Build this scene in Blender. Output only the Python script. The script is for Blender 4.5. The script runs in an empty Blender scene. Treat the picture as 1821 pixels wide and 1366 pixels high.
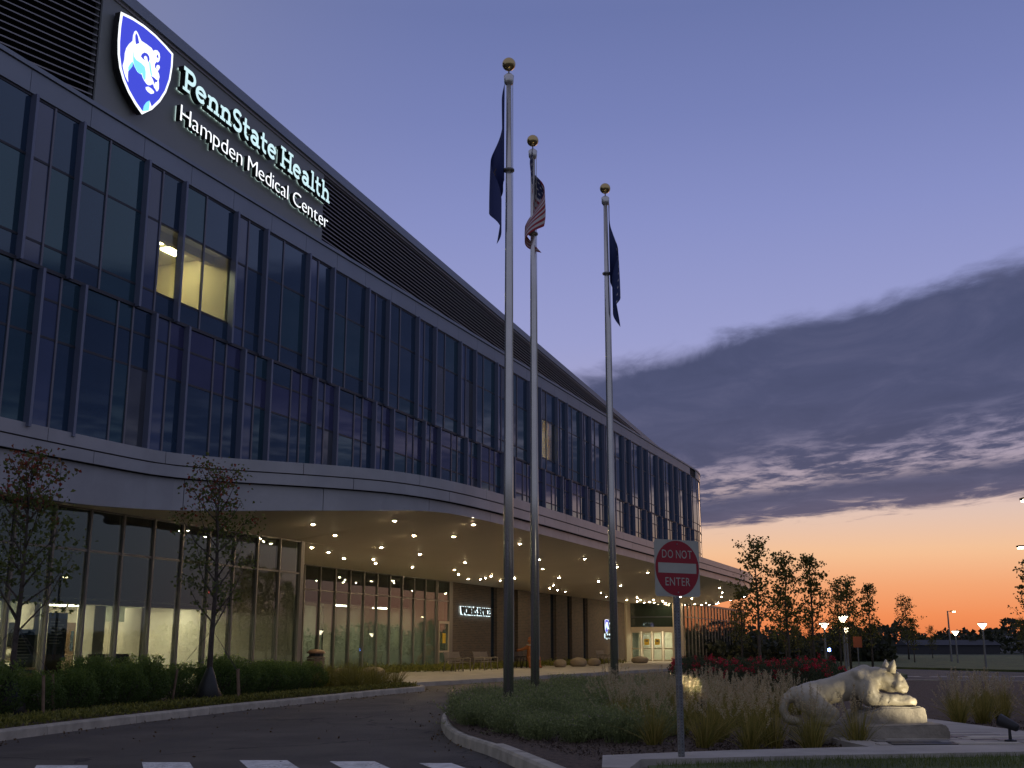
import bpy, bmesh, math, random
import numpy as np
from mathutils import Vector, Matrix, noise
random.seed(7); rng = np.random.default_rng(7)
R = math.radians
sc = bpy.context.scene
col = sc.collection

# ------------------------------------------------------------------ camera
cd = bpy.data.cameras.new('camera'); cam = bpy.data.objects.new('camera', cd); col.objects.link(cam)
cam.location = (0, 0, 1.35); cam.rotation_euler = (R(90 + 13), 0, 0)
cd.sensor_width = 36; cd.lens = 2025 / 1821 * 36; cd.clip_end = 6000; cd.clip_start = .05
sc.camera = cam
sc.view_settings.view_transform = 'Standard'; sc.view_settings.look = 'None'
sc.view_settings.exposure = 0.25; sc.view_settings.gamma = 1

# ------------------------------------------------------------------ sky
def lin(r, g, b):
    f = lambda c: (c / 255 / 12.92) if c <= 10 else ((c / 255 + .055) / 1.055) ** 2.4
    return (f(r), f(g), f(b), 1)
wd = bpy.data.worlds.new('World'); sc.world = wd; wd.use_nodes = True
nt = wd.node_tree; nt.nodes.clear()
def nd(tree, typ, **kw):
    n = tree.nodes.new(typ)
    for k, v in kw.items(): setattr(n, k, v)
    return n
def mth(tree, op, a, b=None, c=None, clamp=False):
    n = tree.nodes.new('ShaderNodeMath'); n.operation = op; n.use_clamp = clamp
    for i, x in enumerate((a, b, c)):
        if x is None: continue
        if isinstance(x, (int, float)): n.inputs[i].default_value = x
        else: tree.links.new(x, n.inputs[i])
    return n.outputs[0]
def mixc(tree, fac, a, b, blend='MIX'):
    n = tree.nodes.new('ShaderNodeMix'); n.data_type = 'RGBA'; n.blend_type = blend
    for s, x in ((n.inputs[0], fac), (n.inputs[6], a), (n.inputs[7], b)):
        if isinstance(x, (int, float)): s.default_value = x
        elif isinstance(x, tuple): s.default_value = x
        else: tree.links.new(x, s)
    return n.outputs[2]
def ramp(tree, fac, stops, interp='LINEAR'):
    n = tree.nodes.new('ShaderNodeValToRGB'); cr = n.color_ramp; cr.interpolation = interp
    while len(cr.elements) > 1: cr.elements.remove(cr.elements[-1])
    cr.elements[0].position = stops[0][0]; cr.elements[0].color = stops[0][1]
    for p, c in stops[1:]:
        e = cr.elements.new(p); e.color = c
    tree.links.new(fac, n.inputs[0]); return n.outputs[0]
def smooth(tree, v, a, b):
    n = tree.nodes.new('ShaderNodeMapRange'); n.interpolation_type = 'SMOOTHSTEP'
    n.inputs[1].default_value = a; n.inputs[2].default_value = b
    tree.links.new(v, n.inputs[0]); return n.outputs[0]
tc = nd(nt, 'ShaderNodeTexCoord'); sep = nd(nt, 'ShaderNodeSeparateXYZ'); nt.links.new(tc.outputs['Generated'], sep.inputs[0])
X, Y, Z = sep.outputs
el = mth(nt, 'MULTIPLY', mth(nt, 'ARCSINE', Z), 180 / math.pi / 90)      # elevation, 0..1 = 0..90 deg
D = lambda d: d / 90
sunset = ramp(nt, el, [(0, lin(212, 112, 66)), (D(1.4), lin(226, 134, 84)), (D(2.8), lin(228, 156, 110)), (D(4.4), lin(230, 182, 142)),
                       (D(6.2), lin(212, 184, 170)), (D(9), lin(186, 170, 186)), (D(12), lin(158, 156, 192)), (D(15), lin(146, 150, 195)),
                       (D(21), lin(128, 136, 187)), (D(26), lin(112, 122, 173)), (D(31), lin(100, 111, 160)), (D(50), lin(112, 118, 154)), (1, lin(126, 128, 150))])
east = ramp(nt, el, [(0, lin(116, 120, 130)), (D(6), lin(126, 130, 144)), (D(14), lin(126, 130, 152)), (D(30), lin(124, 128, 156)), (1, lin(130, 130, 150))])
sx, sy = math.sin(R(17)), math.cos(R(17))                                # where the sun went down
hl = mth(nt, 'SQRT', mth(nt, 'ADD', mth(nt, 'MULTIPLY', X, X), mth(nt, 'ADD', mth(nt, 'MULTIPLY', Y, Y), 1e-5)))
ca = mth(nt, 'DIVIDE', mth(nt, 'ADD', mth(nt, 'MULTIPLY', X, sx), mth(nt, 'MULTIPLY', Y, sy)), hl)
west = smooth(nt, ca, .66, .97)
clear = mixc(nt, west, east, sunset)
# one flat cloud sheet, seen in perspective: a long bank lying across the west
zz = mth(nt, 'MAXIMUM', Z, .02)
px_, py_ = mth(nt, 'DIVIDE', X, zz), mth(nt, 'DIVIDE', Y, zz)
cv = nd(nt, 'ShaderNodeCombineXYZ'); nt.links.new(px_, cv.inputs[0]); nt.links.new(py_, cv.inputs[1])
def noi(scale, detail, rough=.55, dist=0.0, vec=None, tree=nt):
    n = nd(tree, 'ShaderNodeTexNoise'); n.inputs['Scale'].default_value = scale; n.inputs['Detail'].default_value = detail
    n.inputs['Roughness'].default_value = rough; n.inputs['Distortion'].default_value = dist
    if vec is not None: tree.links.new(vec, n.inputs['Vector'])
    return n.outputs['Fac']
mp = nd(nt, 'ShaderNodeMapping'); mp.inputs['Rotation'].default_value = (0, 0, R(49)); mp.inputs['Scale'].default_value = (1, .62, 1)
nt.links.new(cv.outputs[0], mp.inputs[0]); PV = mp.outputs[0]
n1 = noi(.55, 5, .6, .4, PV); n2 = noi(2.6, 7, .62, .5, PV); n3 = noi(6.5, 5, .6, .3, PV)
w = mth(nt, 'ADD', mth(nt, 'MULTIPLY', px_, .76), mth(nt, 'MULTIPLY', py_, .65))
wn = mth(nt, 'ADD', w, mth(nt, 'MULTIPLY', mth(nt, 'SUBTRACT', n1, .5), .9))
wn = mth(nt, 'ADD', wn, mth(nt, 'MULTIPLY', mth(nt, 'SUBTRACT', n2, .5), .55))
lead = smooth(nt, wn, 2.80, 3.06)
tail = mth(nt, 'SUBTRACT', 1, smooth(nt, mth(nt, 'ADD', wn, mth(nt, 'MULTIPLY', mth(nt, 'SUBTRACT', n2, .5), 1.8)), 7.2, 8.0))
body = mth(nt, 'MULTIPLY', lead, tail)
hole = mth(nt, 'MULTIPLY', smooth(nt, wn, 4.4, 5.6), mth(nt, 'SUBTRACT', 1, smooth(nt, wn, 5.9, 6.5)))
mott = smooth(nt, mth(nt, 'ADD', mth(nt, 'MULTIPLY', n2, .55), mth(nt, 'MULTIPLY', n3, .45)), .43, .60)
dens = mth(nt, 'MULTIPLY', body, mth(nt, 'SUBTRACT', 1, mth(nt, 'MULTIPLY', hole, mth(nt, 'MULTIPLY', mott, .6))))
ccol = ramp(nt, n2, [(.25, lin(56, 63, 92)), (.5, lin(64, 70, 100)), (.8, lin(80, 83, 112))])
ccol = mixc(nt, mth(nt, 'MULTIPLY', smooth(nt, wn, 6.4, 8.2), .25), ccol, lin(124, 104, 122))
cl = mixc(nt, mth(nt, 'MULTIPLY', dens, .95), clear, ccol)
# a little true twilight scattering on top
st = nd(nt, 'ShaderNodeTexSky', sky_type='NISHITA'); st.sun_disc = False; st.sun_elevation = R(.5); st.sun_rotation = R(17); st.ozone_density = 3
stn = mixc(nt, .004, cl, st.outputs[0], 'ADD')
up = smooth(nt, Z, -.03, .0)
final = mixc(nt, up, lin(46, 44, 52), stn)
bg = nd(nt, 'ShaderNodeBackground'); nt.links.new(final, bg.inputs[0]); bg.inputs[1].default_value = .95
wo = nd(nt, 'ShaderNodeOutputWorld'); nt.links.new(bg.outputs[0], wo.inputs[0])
sl = bpy.data.lights.new('sun', 'SUN'); sl.energy = .12; sl.angle = R(14); sl.color = (1, .62, .4)
so = bpy.data.objects.new('sun', sl); col.objects.link(so)
so.rotation_euler = Vector((-sx, -sy, -.05)).to_track_quat('-Z', 'Y').to_euler()

# ------------------------------------------------------------------ helpers
MATS = {}
def mat(name, c, rough=.6, metal=0.0, var=0.0, vscale=3.0, bump=0.0, bscale=40.0, ior=1.5, emit=None, es=0.0, attr=None, spec=None, c2=None, stint=None):
    if name in MATS: return MATS[name]
    m = bpy.data.materials.new(name); m.use_nodes = True; t = m.node_tree
    b = t.nodes['Principled BSDF']; b.inputs['Roughness'].default_value = rough; b.inputs['Metallic'].default_value = metal
    b.inputs['IOR'].default_value = ior; b.inputs['Base Color'].default_value = (*c, 1)
    if stint: b.inputs['Specular Tint'].default_value = (*stint, 1)
    if spec is not None: b.inputs['Specular IOR Level'].default_value = spec
    tco = nd(t, 'ShaderNodeTexCoord')
    if var or c2:
        f = noi(vscale, 6, .6, .2, tco.outputs['Object'], t)
        f = smooth(t, f, .3, .7)
        hi = c2 or tuple(min(1, x * (1 + var)) for x in c); lo = c if c2 else tuple(x * (1 - var) for x in c)
        cc = mixc(t, f, (*lo, 1), (*hi, 1)); t.links.new(cc, b.inputs['Base Color'])
    if attr:                                          # leaves: colour by per-leaf random value
        a = nd(t, 'ShaderNodeAttribute', attribute_name='var')
        cc = ramp(t, a.outputs['Fac'], [(p, (*q, 1)) for p, q in attr]); t.links.new(cc, b.inputs['Base Color'])
    if bump:
        bn = nd(t, 'ShaderNodeBump'); bn.inputs['Strength'].default_value = bump; bn.inputs['Distance'].default_value = .02
        t.links.new(noi(bscale, 5, .6, 0, tco.outputs['Object'], t), bn.inputs['Height']); t.links.new(bn.outputs[0], b.inputs['Normal'])
    if attr:                                          # thin leaves let light through
        tl = nd(t, 'ShaderNodeBsdfTranslucent'); t.links.new(cc, tl.inputs[0]); mx = nd(t, 'ShaderNodeMixShader'); mx.inputs[0].default_value = .45
        ou = t.nodes['Material Output']; t.links.new(b.outputs[0], mx.inputs[1]); t.links.new(tl.outputs[0], mx.inputs[2]); t.links.new(mx.outputs[0], ou.inputs[0])
    if emit:
        b.inputs['Emission Color'].default_value = (*emit, 1); b.inputs['Emission Strength'].default_value = es
    MATS[name] = m; return m
def clear_glass(name, tint, extra=.0, rough=.0):
    m = bpy.data.materials.new(name); m.use_nodes = True; t = m.node_tree; t.nodes.clear()
    fr = nd(t, 'ShaderNodeLayerWeight'); fr.inputs[0].default_value = .5
    f = mth(t, 'ADD', mth(t, 'MULTIPLY', mth(t, 'POWER', fr.outputs['Facing'], 4.0), .8), .045 + extra, clamp=True)
    tr = nd(t, 'ShaderNodeBsdfTransparent'); tr.inputs[0].default_value = (*tint, 1)
    gl = nd(t, 'ShaderNodeBsdfGlossy'); gl.inputs['Roughness'].default_value = rough; gl.inputs[0].default_value = (.86, .92, .95, 1)
    mx = nd(t, 'ShaderNodeMixShader'); t.links.new(f, mx.inputs[0]); t.links.new(tr.outputs[0], mx.inputs[1]); t.links.new(gl.outputs[0], mx.inputs[2])
    o = nd(t, 'ShaderNodeOutputMaterial'); t.links.new(mx.outputs[0], o.inputs[0]); return m
BOXF = [(0, 3, 2, 1), (4, 5, 6, 7), (0, 1, 5, 4), (1, 2, 6, 5), (2, 3, 7, 6), (3, 0, 4, 7)]
class MB:
    def __init__(s): s.v = []; s.f = []; s.m = []
    def add(s, vs, fs, mi=0):
        k = len(s.v); s.v += [tuple(p) for p in vs]; s.f += [tuple(i + k for i in q) for q in fs]; s.m += [mi] * len(fs); return s
    def box(s, x0, x1, y0, y1, z0, z1, mi=0):
        return s.add([(x0, y0, z0), (x1, y0, z0), (x1, y1, z0), (x0, y1, z0), (x0, y0, z1), (x1, y0, z1), (x1, y1, z1), (x0, y1, z1)], BOXF, mi)
    def tube(s, pts, rad, n=8, mi=0, cap=True):
        pts = [Vector(p) for p in pts]
        if not hasattr(rad, '__len__'): rad = [rad] * len(pts)
        k = len(s.v); ref = Vector((0, 0, 1))
        for i, p in enumerate(pts):
            d = (pts[min(i + 1, len(pts) - 1)] - pts[max(i - 1, 0)]).normalized()
            a = d.cross(ref if abs(d.z) < .95 else Vector((1, 0, 0))).normalized(); b = d.cross(a)
            for j in range(n):
                t = 2 * math.pi * j / n; s.v.append(tuple(p + (a * math.cos(t) + b * math.sin(t)) * rad[i]))
        for i in range(len(pts) - 1):
            for j in range(n):
                q = (k + i * n + j, k + i * n + (j + 1) % n, k + (i + 1) * n + (j + 1) % n, k + (i + 1) * n + j); s.f.append(q); s.m.append(mi)
        if cap:
            s.f.append(tuple(k + j for j in range(n))); s.f.append(tuple(k + (len(pts) - 1) * n + j for j in reversed(range(n)))); s.m += [mi, mi]
        return s
    def lathe(s, prof, n=16, c=(0, 0, 0), mi=0):
        k = len(s.v)
        for r, z in prof:
            for j in range(n):
                t = 2 * math.pi * j / n; s.v.append((c[0] + r * math.cos(t), c[1] + r * math.sin(t), c[2] + z))
        for i in range(len(prof) - 1):
            for j in range(n):
                s.f.append((k + i * n + j, k + i * n + (j + 1) % n, k + (i + 1) * n + (j + 1) % n, k + (i + 1) * n + j)); s.m.append(mi)
        return s
    def prism(s, poly, z0, z1, mi=0):
        n = len(poly); k = len(s.v)
        s.v += [(p[0], p[1], z0) for p in poly] + [(p[0], p[1], z1) for p in poly]
        s.f += [tuple(k + i for i in reversed(range(n))), tuple(k + n + i for i in range(n))] + [(k + i, k + (i + 1) % n, k + n + (i + 1) % n, k + n + i) for i in range(n)]
        s.m += [mi] * (n + 2); return s
    def build(s, name, mats, parent=None, smooth=False, M=None):
        me = bpy.data.meshes.new(name)
        v = s.v if M is None else [tuple(M @ Vector(p)) for p in s.v]
        me.from_pydata(v, [], s.f)
        if not isinstance(mats, (list, tuple)): mats = [mats]
        for m in mats: me.materials.append(m)
        if len(mats) > 1: me.polygons.foreach_set('material_index', s.m)
        if smooth: me.polygons.foreach_set('use_smooth', [True] * len(me.polygons))
        bm = bmesh.new(); bm.from_mesh(me); bmesh.ops.recalc_face_normals(bm, faces=bm.faces); bm.to_mesh(me); bm.free()
        return link(name, me, parent)
def link(name, data, parent=None):
    o = bpy.data.objects.new(name, data); col.objects.link(o)
    if parent is not None:
        o.parent = parent; o.matrix_parent_inverse = BASE.get(parent.name, Matrix()).inverted() if parent.name in BASE else Matrix()
    return o
BASE = {}
def tag(o, label=None, cat=None, group=None, kind=None):
    for k, v in (('label', label), ('category', cat), ('group', group), ('kind', kind)):
        if v: o[k] = v
    return o
def thing(name, label, cat, loc=(0, 0, 0), group=None, world=False):
    """Empty at the thing's base. world=True: its parts are given in world coordinates."""
    o = bpy.data.objects.new(name, None); col.objects.link(o); o.location = loc; o.empty_display_size = .3
    if world: BASE[o.name] = Matrix.Translation(loc)
    return tag(o, label, cat, group)
def copy_tree(o, parent=None):
    c = o.copy(); col.objects.link(c); c.parent = parent
    if parent is not None: c.matrix_parent_inverse = o.matrix_parent_inverse.copy()
    for ch in list(o.children): copy_tree(ch, c)
    return c
def fast_mesh(name, V, F4, m, var=None, smooth=False):
    me = bpy.data.meshes.new(name); nv = len(V); nf, k = F4.shape
    me.vertices.add(nv); me.vertices.foreach_set('co', np.asarray(V, dtype=np.float32).ravel())
    me.loops.add(nf * k); me.loops.foreach_set('vertex_index', F4.astype(np.int32).ravel())
    me.polygons.add(nf); me.polygons.foreach_set('loop_start', np.arange(0, nf * k, k, dtype=np.int32))
    if var is not None:
        a = me.attributes.new('var', 'FLOAT', 'FACE'); a.data.foreach_set('value', np.asarray(var, dtype=np.float32))
    for q in (m if isinstance(m, (list, tuple)) else [m]): me.materials.append(q)
    me.update(); me.validate(); return me
def leaf_mesh(name, P, size, m, var, aspect=.55, up=0.3, fold=.25):
    """one folded diamond leaf (two triangles) at each point"""
    n = len(P); d = rng.normal(size=(n, 3)); d[:, 2] += up; d /= np.linalg.norm(d, axis=1)[:, None]
    e = np.cross(d, rng.normal(size=(n, 3))); e /= np.linalg.norm(e, axis=1)[:, None]; g = np.cross(d, e)
    s = (size * rng.uniform(.65, 1.25, n))[:, None]
    V = np.stack([P, P + d * s * .5 + e * s * aspect * .5 + g * s * fold, P + d * s, P + d * s * .5 - e * s * aspect * .5 + g * s * fold], 1).reshape(-1, 3)
    k = np.arange(n)[:, None] * 4
    F = np.concatenate([k + [0, 1, 2], k + [0, 2, 3]], 1).reshape(-1, 3)
    return fast_mesh(name, V, F, m, np.repeat(var, 2))
def strip_mesh(name, base, dirs, L, wid, m, var, segs=3, droop=.5):
    """curved grass blades"""
    n = len(base); V = []; side = np.cross(dirs, [0, 0, 1.0]) + rng.normal(size=(n, 3)) * .3; side /= np.linalg.norm(side, axis=1)[:, None] + 1e-6
    out = dirs.copy(); out[:, 2] = 0
    for i in range(segs + 1):
        t = i / segs
        c = base + dirs * (L * t)[:, None] + out * (L * droop * t * t)[:, None]; c[:, 2] -= L * droop * .55 * t ** 2.2 * np.linalg.norm(out, axis=1)
        ww = (wid * (1 - t ** 1.5) + .0006)[:, None]
        V += [c - side * ww, c + side * ww]
    V = np.stack(V, 1).reshape(-1, 3); k = np.arange(n)[:, None] * (2 * segs + 2)
    F = np.concatenate([k + [2 * i, 2 * i + 1, 2 * i + 3, 2 * i + 2] for i in range(segs)], 1).reshape(-1, 4)
    return fast_mesh(name, V, F, m, np.repeat(var, segs))
def metaball(parts, res=.03):
    """smooth union of (x,y,z,r[,sx,sy,sz]) balls -> mesh"""
    mb = bpy.data.metaballs.new('lump'); mb.resolution = res; mb.render_resolution = res; mb.threshold = .6
    o = bpy.data.objects.new('lump', mb); col.objects.link(o)
    for p in parts:
        e = mb.elements.new(); e.co = p[:3]; e.radius = p[3] * 1.45; e.stiffness = 2; e.use_negative = len(p) > 4
    dg = bpy.context.evaluated_depsgraph_get(); dg.update()
    me = bpy.data.meshes.new_from_object(o.evaluated_get(dg)); bpy.data.objects.remove(o); bpy.data.metaballs.remove(mb)
    me.polygons.foreach_set('use_smooth', [True] * len(me.polygons)); return me
def chain(pts, step=.35):
    """balls along a bone chain; pts = (x,y,z,r)"""
    out = []
    for a, b in zip(pts, pts[1:]):
        L = math.dist(a[:3], b[:3]); n = max(1, int(L / (step * min(a[3], b[3])) + .5))
        for i in range(n):
            t = i / n; out.append(tuple(a[j] + (b[j] - a[j]) * t for j in range(4)))
    return out + [pts[-1]]
TXT = {}
def text_mesh(body, size, depth, bold=0.0):
    key = (body, size, depth, bold)
    if key in TXT: return TXT[key].copy()
    cu = bpy.data.curves.new('txt', 'FONT'); cu.body = body; cu.size = size; cu.extrude = depth / 2; cu.offset = bold; cu.resolution_u = 3
    o = bpy.data.objects.new('txt', cu); col.objects.link(o); dg = bpy.context.evaluated_depsgraph_get(); dg.update()
    me = bpy.data.meshes.new_from_object(o.evaluated_get(dg)); bpy.data.objects.remove(o); bpy.data.curves.remove(cu); TXT[key] = me.copy(); return me
def letters(text, size, depth, m, parent, frame, gap=.09, width=1.0, name='letter', bold=0.0, fit=None):
    """one mesh for each letter, laid on frame (4x4: x right, y up, z out); fit = total width"""
    items = []; x = 0
    for ch in text:
        if ch == ' ': x += size * .27; continue
        me = text_mesh(ch, size, depth, bold); xs = [v.co.x for v in me.vertices]; a, b = min(xs), max(xs)
        items.append((me, x - a)); x += (b - a) + size * gap
    x -= size * gap; k = width if fit is None else fit / x; res = []
    for me, dx in items:
        me.transform(Matrix.Diagonal((k, 1, 1, 1)) @ Matrix.Translation((dx, 0, 0))); me.transform(frame); me.materials.clear(); me.materials.append(m)
        res.append(link(name, me, parent))
    return res

# ------------------------------------------------------------------ materials
M = dict(
 asphalt=mat('asphalt', (.10, .087, .072), .85, var=.25, vscale=.6, bump=.9, bscale=130),
 concrete=mat('concrete', (.38, .35, .30), .8, var=.16, vscale=1.5, bump=.3, bscale=60),
 kerb=mat('kerb_concrete', (.42, .385, .31), .8, var=.22, vscale=2.5, bump=.4, bscale=50),
 paint=mat('road_paint', (.62, .62, .60), .7, var=.25, vscale=6),
 mulch=mat('mulch', (.095, .066, .046), .95, var=.5, vscale=14, bump=1, bscale=60),
 soil_grass=mat('lawn', (.075, .095, .028), .9, var=.4, vscale=.5, bump=.8, bscale=30),
 field=mat('field', (.035, .045, .02), .95, var=.35, vscale=.05),
 panel=mat('metal_panel', (.24, .275, .33), .42, .35, var=.05, vscale=.5),
 fascia=mat('fascia_panel', (.37, .375, .40), .40, .3, var=.09, vscale=.7, bump=.08, bscale=1.5),
 reveal=mat('dark_reveal', (.012, .012, .014), .8),
 fin=mat('fin_metal', (.17, .195, .28), .4, .3),
 mull=mat('mullion', (.17, .175, .21), .4, .5),
 trans=mat('transom', (.045, .05, .065), .5, .3),
 glass=mat('curtain_glass', (.014, .034, .068), .02, ior=1.95, stint=(.62, .82, 1), var=.25, vscale=.15),
 glassb=mat('spandrel_glass', (.034, .058, .145), .03, ior=1.9, var=.2, vscale=.15),
 glassv=mat('violet_glass', (.038, .040, .105), .03, ior=1.9, stint=(.75, .8, 1), var=.2, vscale=.2),
 glasst=mat('teal_glass', (.015, .044, .066), .02, ior=1.95, stint=(.6, .9, 1), var=.25, vscale=.2),
 blind=mat('glass_with_blind', (.060, .066, .082), .03, ior=1.9, var=.15, vscale=1),
 louver=mat('louver_slat', (.34, .33, .35), .5, .3),
 signpanel=mat('sign_panel', (.25, .27, .27), .5, .2),
 soffit=mat('soffit', (.60, .52, .39), .6, var=.03, vscale=.3),
 beige=mat('interior_wall', (.60, .53, .41), .8),
 greenwall=mat('pale_green_wall', (.30, .31, .23), .8),
 darkwall=mat('unlit_interior', (.02, .022, .025), .9),
 floorint=mat('interior_floor', (.22, .19, .15), .5),
 ceil=mat('ceiling_tile', (.7, .66, .55), .8),
 frame=mat('storefront_frame', (.21, .19, .165), .4, .4),
 framel=mat('entry_frame', (.48, .41, .31), .4, .3),
 black=mat('black_metal', (.012, .012, .013), .45),
 alu=mat('brushed_aluminium', (.60, .59, .57), .27, .82, var=.05, vscale=2),
 gold=mat('gold_ball', (.55, .42, .2), .25, 1.0),
 white_lit=mat('lit_white', (.8, .8, .8), .5, emit=(.93, .97, 1), es=1.05),
 mint_lit=mat('lit_mint', (.6, .8, .8), .5, emit=(.66, .93, .95), es=.75),
 blue_lit=mat('lit_blue', (.05, .06, .5), .5, emit=(.055, .075, .72), es=.72),
 cyan_lit=mat('lit_cyan', (.2, .7, .8), .5, emit=(.27, .87, .92), es=.78),
 halo=mat('halo_light', (.7, .85, .9), .5, emit=(.75, .95, 1), es=2.2),
 lamp=mat('downlight_glow', (1, .9, .7), .5, emit=(1, .76, .46), es=520),
 troffer=mat('troffer_glow', (1, 1, .9), .5, emit=(1, .88, .48), es=34),
 trofferw=mat('troffer_small', (1, 1, .9), .5, emit=(1, .88, .66), es=44),
 red_lit=mat('lit_red', (.5, .02, .01), .5, emit=(1, .05, .02), es=1.6),
 stone=mat('smooth_stone', (.30, .24, .17), .75, var=.15, vscale=2, bump=.2, bscale=30),
 bench=mat('bench_metal', (.26, .23, .19), .45, .5),
 orange=mat('bronze_orange', (.30, .10, .025), .45),
 paper=mat('yellow_notice', (.65, .42, .03), .8),
 brown=mat('brown_leather', (.10, .035, .022), .6),
 poster=mat('poster_dark', (.05, .06, .075), .6, var=.5, vscale=5),
 posterb=mat('poster_blue', (.03, .09, .25), .6),
 signwhite=mat('sign_white', (.42, .42, .36), .5, var=.08, vscale=4),
 signred=mat('sign_red', (.30, .005, .018), .45),
 galv=mat('galvanised_steel', (.22, .225, .235), .5, .8, var=.2, vscale=20),
 wood=mat('weathered_stake', (.18, .12, .075), .9, var=.3, vscale=8),
 lampglow=mat('post_lamp_glow', (1, .95, .85), .5, emit=(1, .80, .52), es=9),
 ledglow=mat('led_glow', (1, 1, .9), .5, emit=(1, .78, .42), es=26),
 blueled=mat('blue_glow', (.1, .2, 1), .5, emit=(.12, .25, 1), es=22),
 limestone=mat('limestone', (.38, .335, .24), .48, var=.22, vscale=4.0, bump=.35, bscale=22),
 rock=mat('granite', (.28, .25, .20), .85, var=.25, vscale=4, bump=.5, bscale=30),
)
def wear_asphalt(m):
    t = m.node_tree; b = t.nodes['Principled BSDF']; tco = nd(t, 'ShaderNodeTexCoord'); src = b.inputs['Base Color'].links[0].from_socket
    mp = nd(t, 'ShaderNodeMapping'); mp.inputs['Rotation'].default_value = (0, 0, R(-18)); mp.inputs['Scale'].default_value = (1.1, .09, 1); t.links.new(tco.outputs['Object'], mp.inputs[0])
    tracks = smooth(t, noi(1.0, 3, .5, .3, mp.outputs[0], t), .42, .66)                     # long tyre-polished streaks
    c = mixc(t, mth(t, 'MULTIPLY', tracks, .45), src, (.040, .036, .032, 1))
    spots = smooth(t, noi(1.7, 4, .65, 0, tco.outputs['Object'], t), .66, .76); c = mixc(t, mth(t, 'MULTIPLY', spots, .5), c, (.022, .02, .019, 1))
    vo = nd(t, 'ShaderNodeTexVoronoi', feature='DISTANCE_TO_EDGE'); vo.inputs['Scale'].default_value = .16
    ds = nd(t, 'ShaderNodeVectorMath', operation='ADD'); t.links.new(tco.outputs['Object'], ds.inputs[0])
    nv = nd(t, 'ShaderNodeTexNoise'); nv.inputs['Scale'].default_value = 1.3; nv.inputs['Detail'].default_value = 5; t.links.new(tco.outputs['Object'], nv.inputs['Vector']); t.links.new(nv.outputs['Color'], ds.inputs[1])
    t.links.new(ds.outputs[0], vo.inputs['Vector']); crack = mth(t, 'SUBTRACT', 1, smooth(t, vo.outputs['Distance'], .0015, .006)); c = mixc(t, mth(t, 'MULTIPLY', crack, .7), c, (.012, .011, .010, 1))
    t.links.new(c, b.inputs['Base Color']); rg = mth(t, 'SUBTRACT', .88, mth(t, 'MULTIPLY', tracks, .2)); t.links.new(rg, b.inputs['Roughness'])
wear_asphalt(M['asphalt'])
def wear_paint(m):
    t = m.node_tree; b = t.nodes['Principled BSDF']; tco = nd(t, 'ShaderNodeTexCoord'); src = b.inputs['Base Color'].links[0].from_socket
    f = smooth(t, noi(22, 6, .7, 0, tco.outputs['Object'], t), .50, .62); g = smooth(t, noi(1.4, 3, .5, 0, tco.outputs['Object'], t), .35, .7)
    t.links.new(mixc(t, mth(t, 'MULTIPLY', mth(t, 'MULTIPLY', f, g), .85), src, (.08, .075, .07, 1)), b.inputs['Base Color'])
wear_paint(M['paint'])
M['clear'] = clear_glass('clear_glass', (.82, .85, .78), .02)
M['store'] = clear_glass('storefront_glass', (.62, .68, .66), .03)
# brick: too small in the picture to tell apart one by one
bk = bpy.data.materials.new('brick'); bk.use_nodes = True; t_ = bk.node_tree; b_ = t_.nodes['Principled BSDF']; b_.inputs['Roughness'].default_value = .85
tco_ = nd(t_, 'ShaderNodeTexCoord'); bt = nd(t_, 'ShaderNodeTexBrick'); t_.links.new(tco_.outputs['UV'], bt.inputs[0])
bt.inputs['Color1'].default_value = (.135, .095, .07, 1); bt.inputs['Color2'].default_value = (.085, .065, .055, 1); bt.inputs['Mortar'].default_value = (.16, .14, .12, 1)
bt.inputs['Scale'].default_value = 1; bt.inputs['Brick Width'].default_value = .3; bt.inputs['Row Height'].default_value = .1; bt.inputs['Mortar Size'].default_value = .012
t_.links.new(bt.outputs[0], b_.inputs['Base Color']); bp_ = nd(t_, 'ShaderNodeBump'); bp_.inputs['Strength'].default_value = .6; bp_.inputs['Distance'].default_value = .01; bp_.invert = True
t_.links.new(bt.outputs['Fac'], bp_.inputs['Height']); t_.links.new(bp_.outputs[0], b_.inputs['Normal']); M['brick'] = bk

# ------------------------------------------------------------------ building frame: s along the front, o outwards, z up
P0 = Vector((-7.3, 38.9)); TS = Vector((.3758, .9267)); NS = Vector((.9267, -.3758))
def FP(s, o, z): p = P0 + TS * s + NS * o; return (p.x, p.y, z)
S1, RC = 60.0, 16.0
def FPu(u, o, z):                                       # front line that turns a round corner at its far end
    if u <= S1: return FP(u, o, z)
    a = min((u - S1) / RC, math.pi / 2); ex = max(0, u - S1 - RC * math.pi / 2)
    return FP(S1 + RC * math.sin(a) + o * math.sin(a), -RC * (1 - math.cos(a)) + o * math.cos(a) - ex, z)
def fbox(s0, s1, o0, o1, z0, z1, mb=None, mi=0, f=FP):
    mb = mb or MB()
    return mb.add([f(s0, o0, z0), f(s1, o0, z0), f(s1, o1, z0), f(s0, o1, z0), f(s0, o0, z1), f(s1, o0, z1), f(s1, o1, z1), f(s0, o1, z1)], BOXF, mi)
def fpane(s0, s1, o, z0, z1, mb=None, f=FP, th=.012, tilt=.0035):
    """a pane set with a hair of tilt, as real panes are"""
    a, b = random.gauss(0, tilt), random.gauss(0, tilt); sc_, zc = (s0 + s1) / 2, (z0 + z1) / 2
    q = lambda s, z: o + a * (s - sc_) + b * (z - zc)
    mb = mb or MB()
    return mb.add([f(s0, q(s0, z0) - th, z0), f(s1, q(s1, z0) - th, z0), f(s1, q(s1, z0), z0), f(s0, q(s0, z0), z0),
                   f(s0, q(s0, z1) - th, z1), f(s1, q(s1, z1) - th, z1), f(s1, q(s1, z1), z1), f(s0, q(s0, z1), z1)], BOXF)
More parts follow.
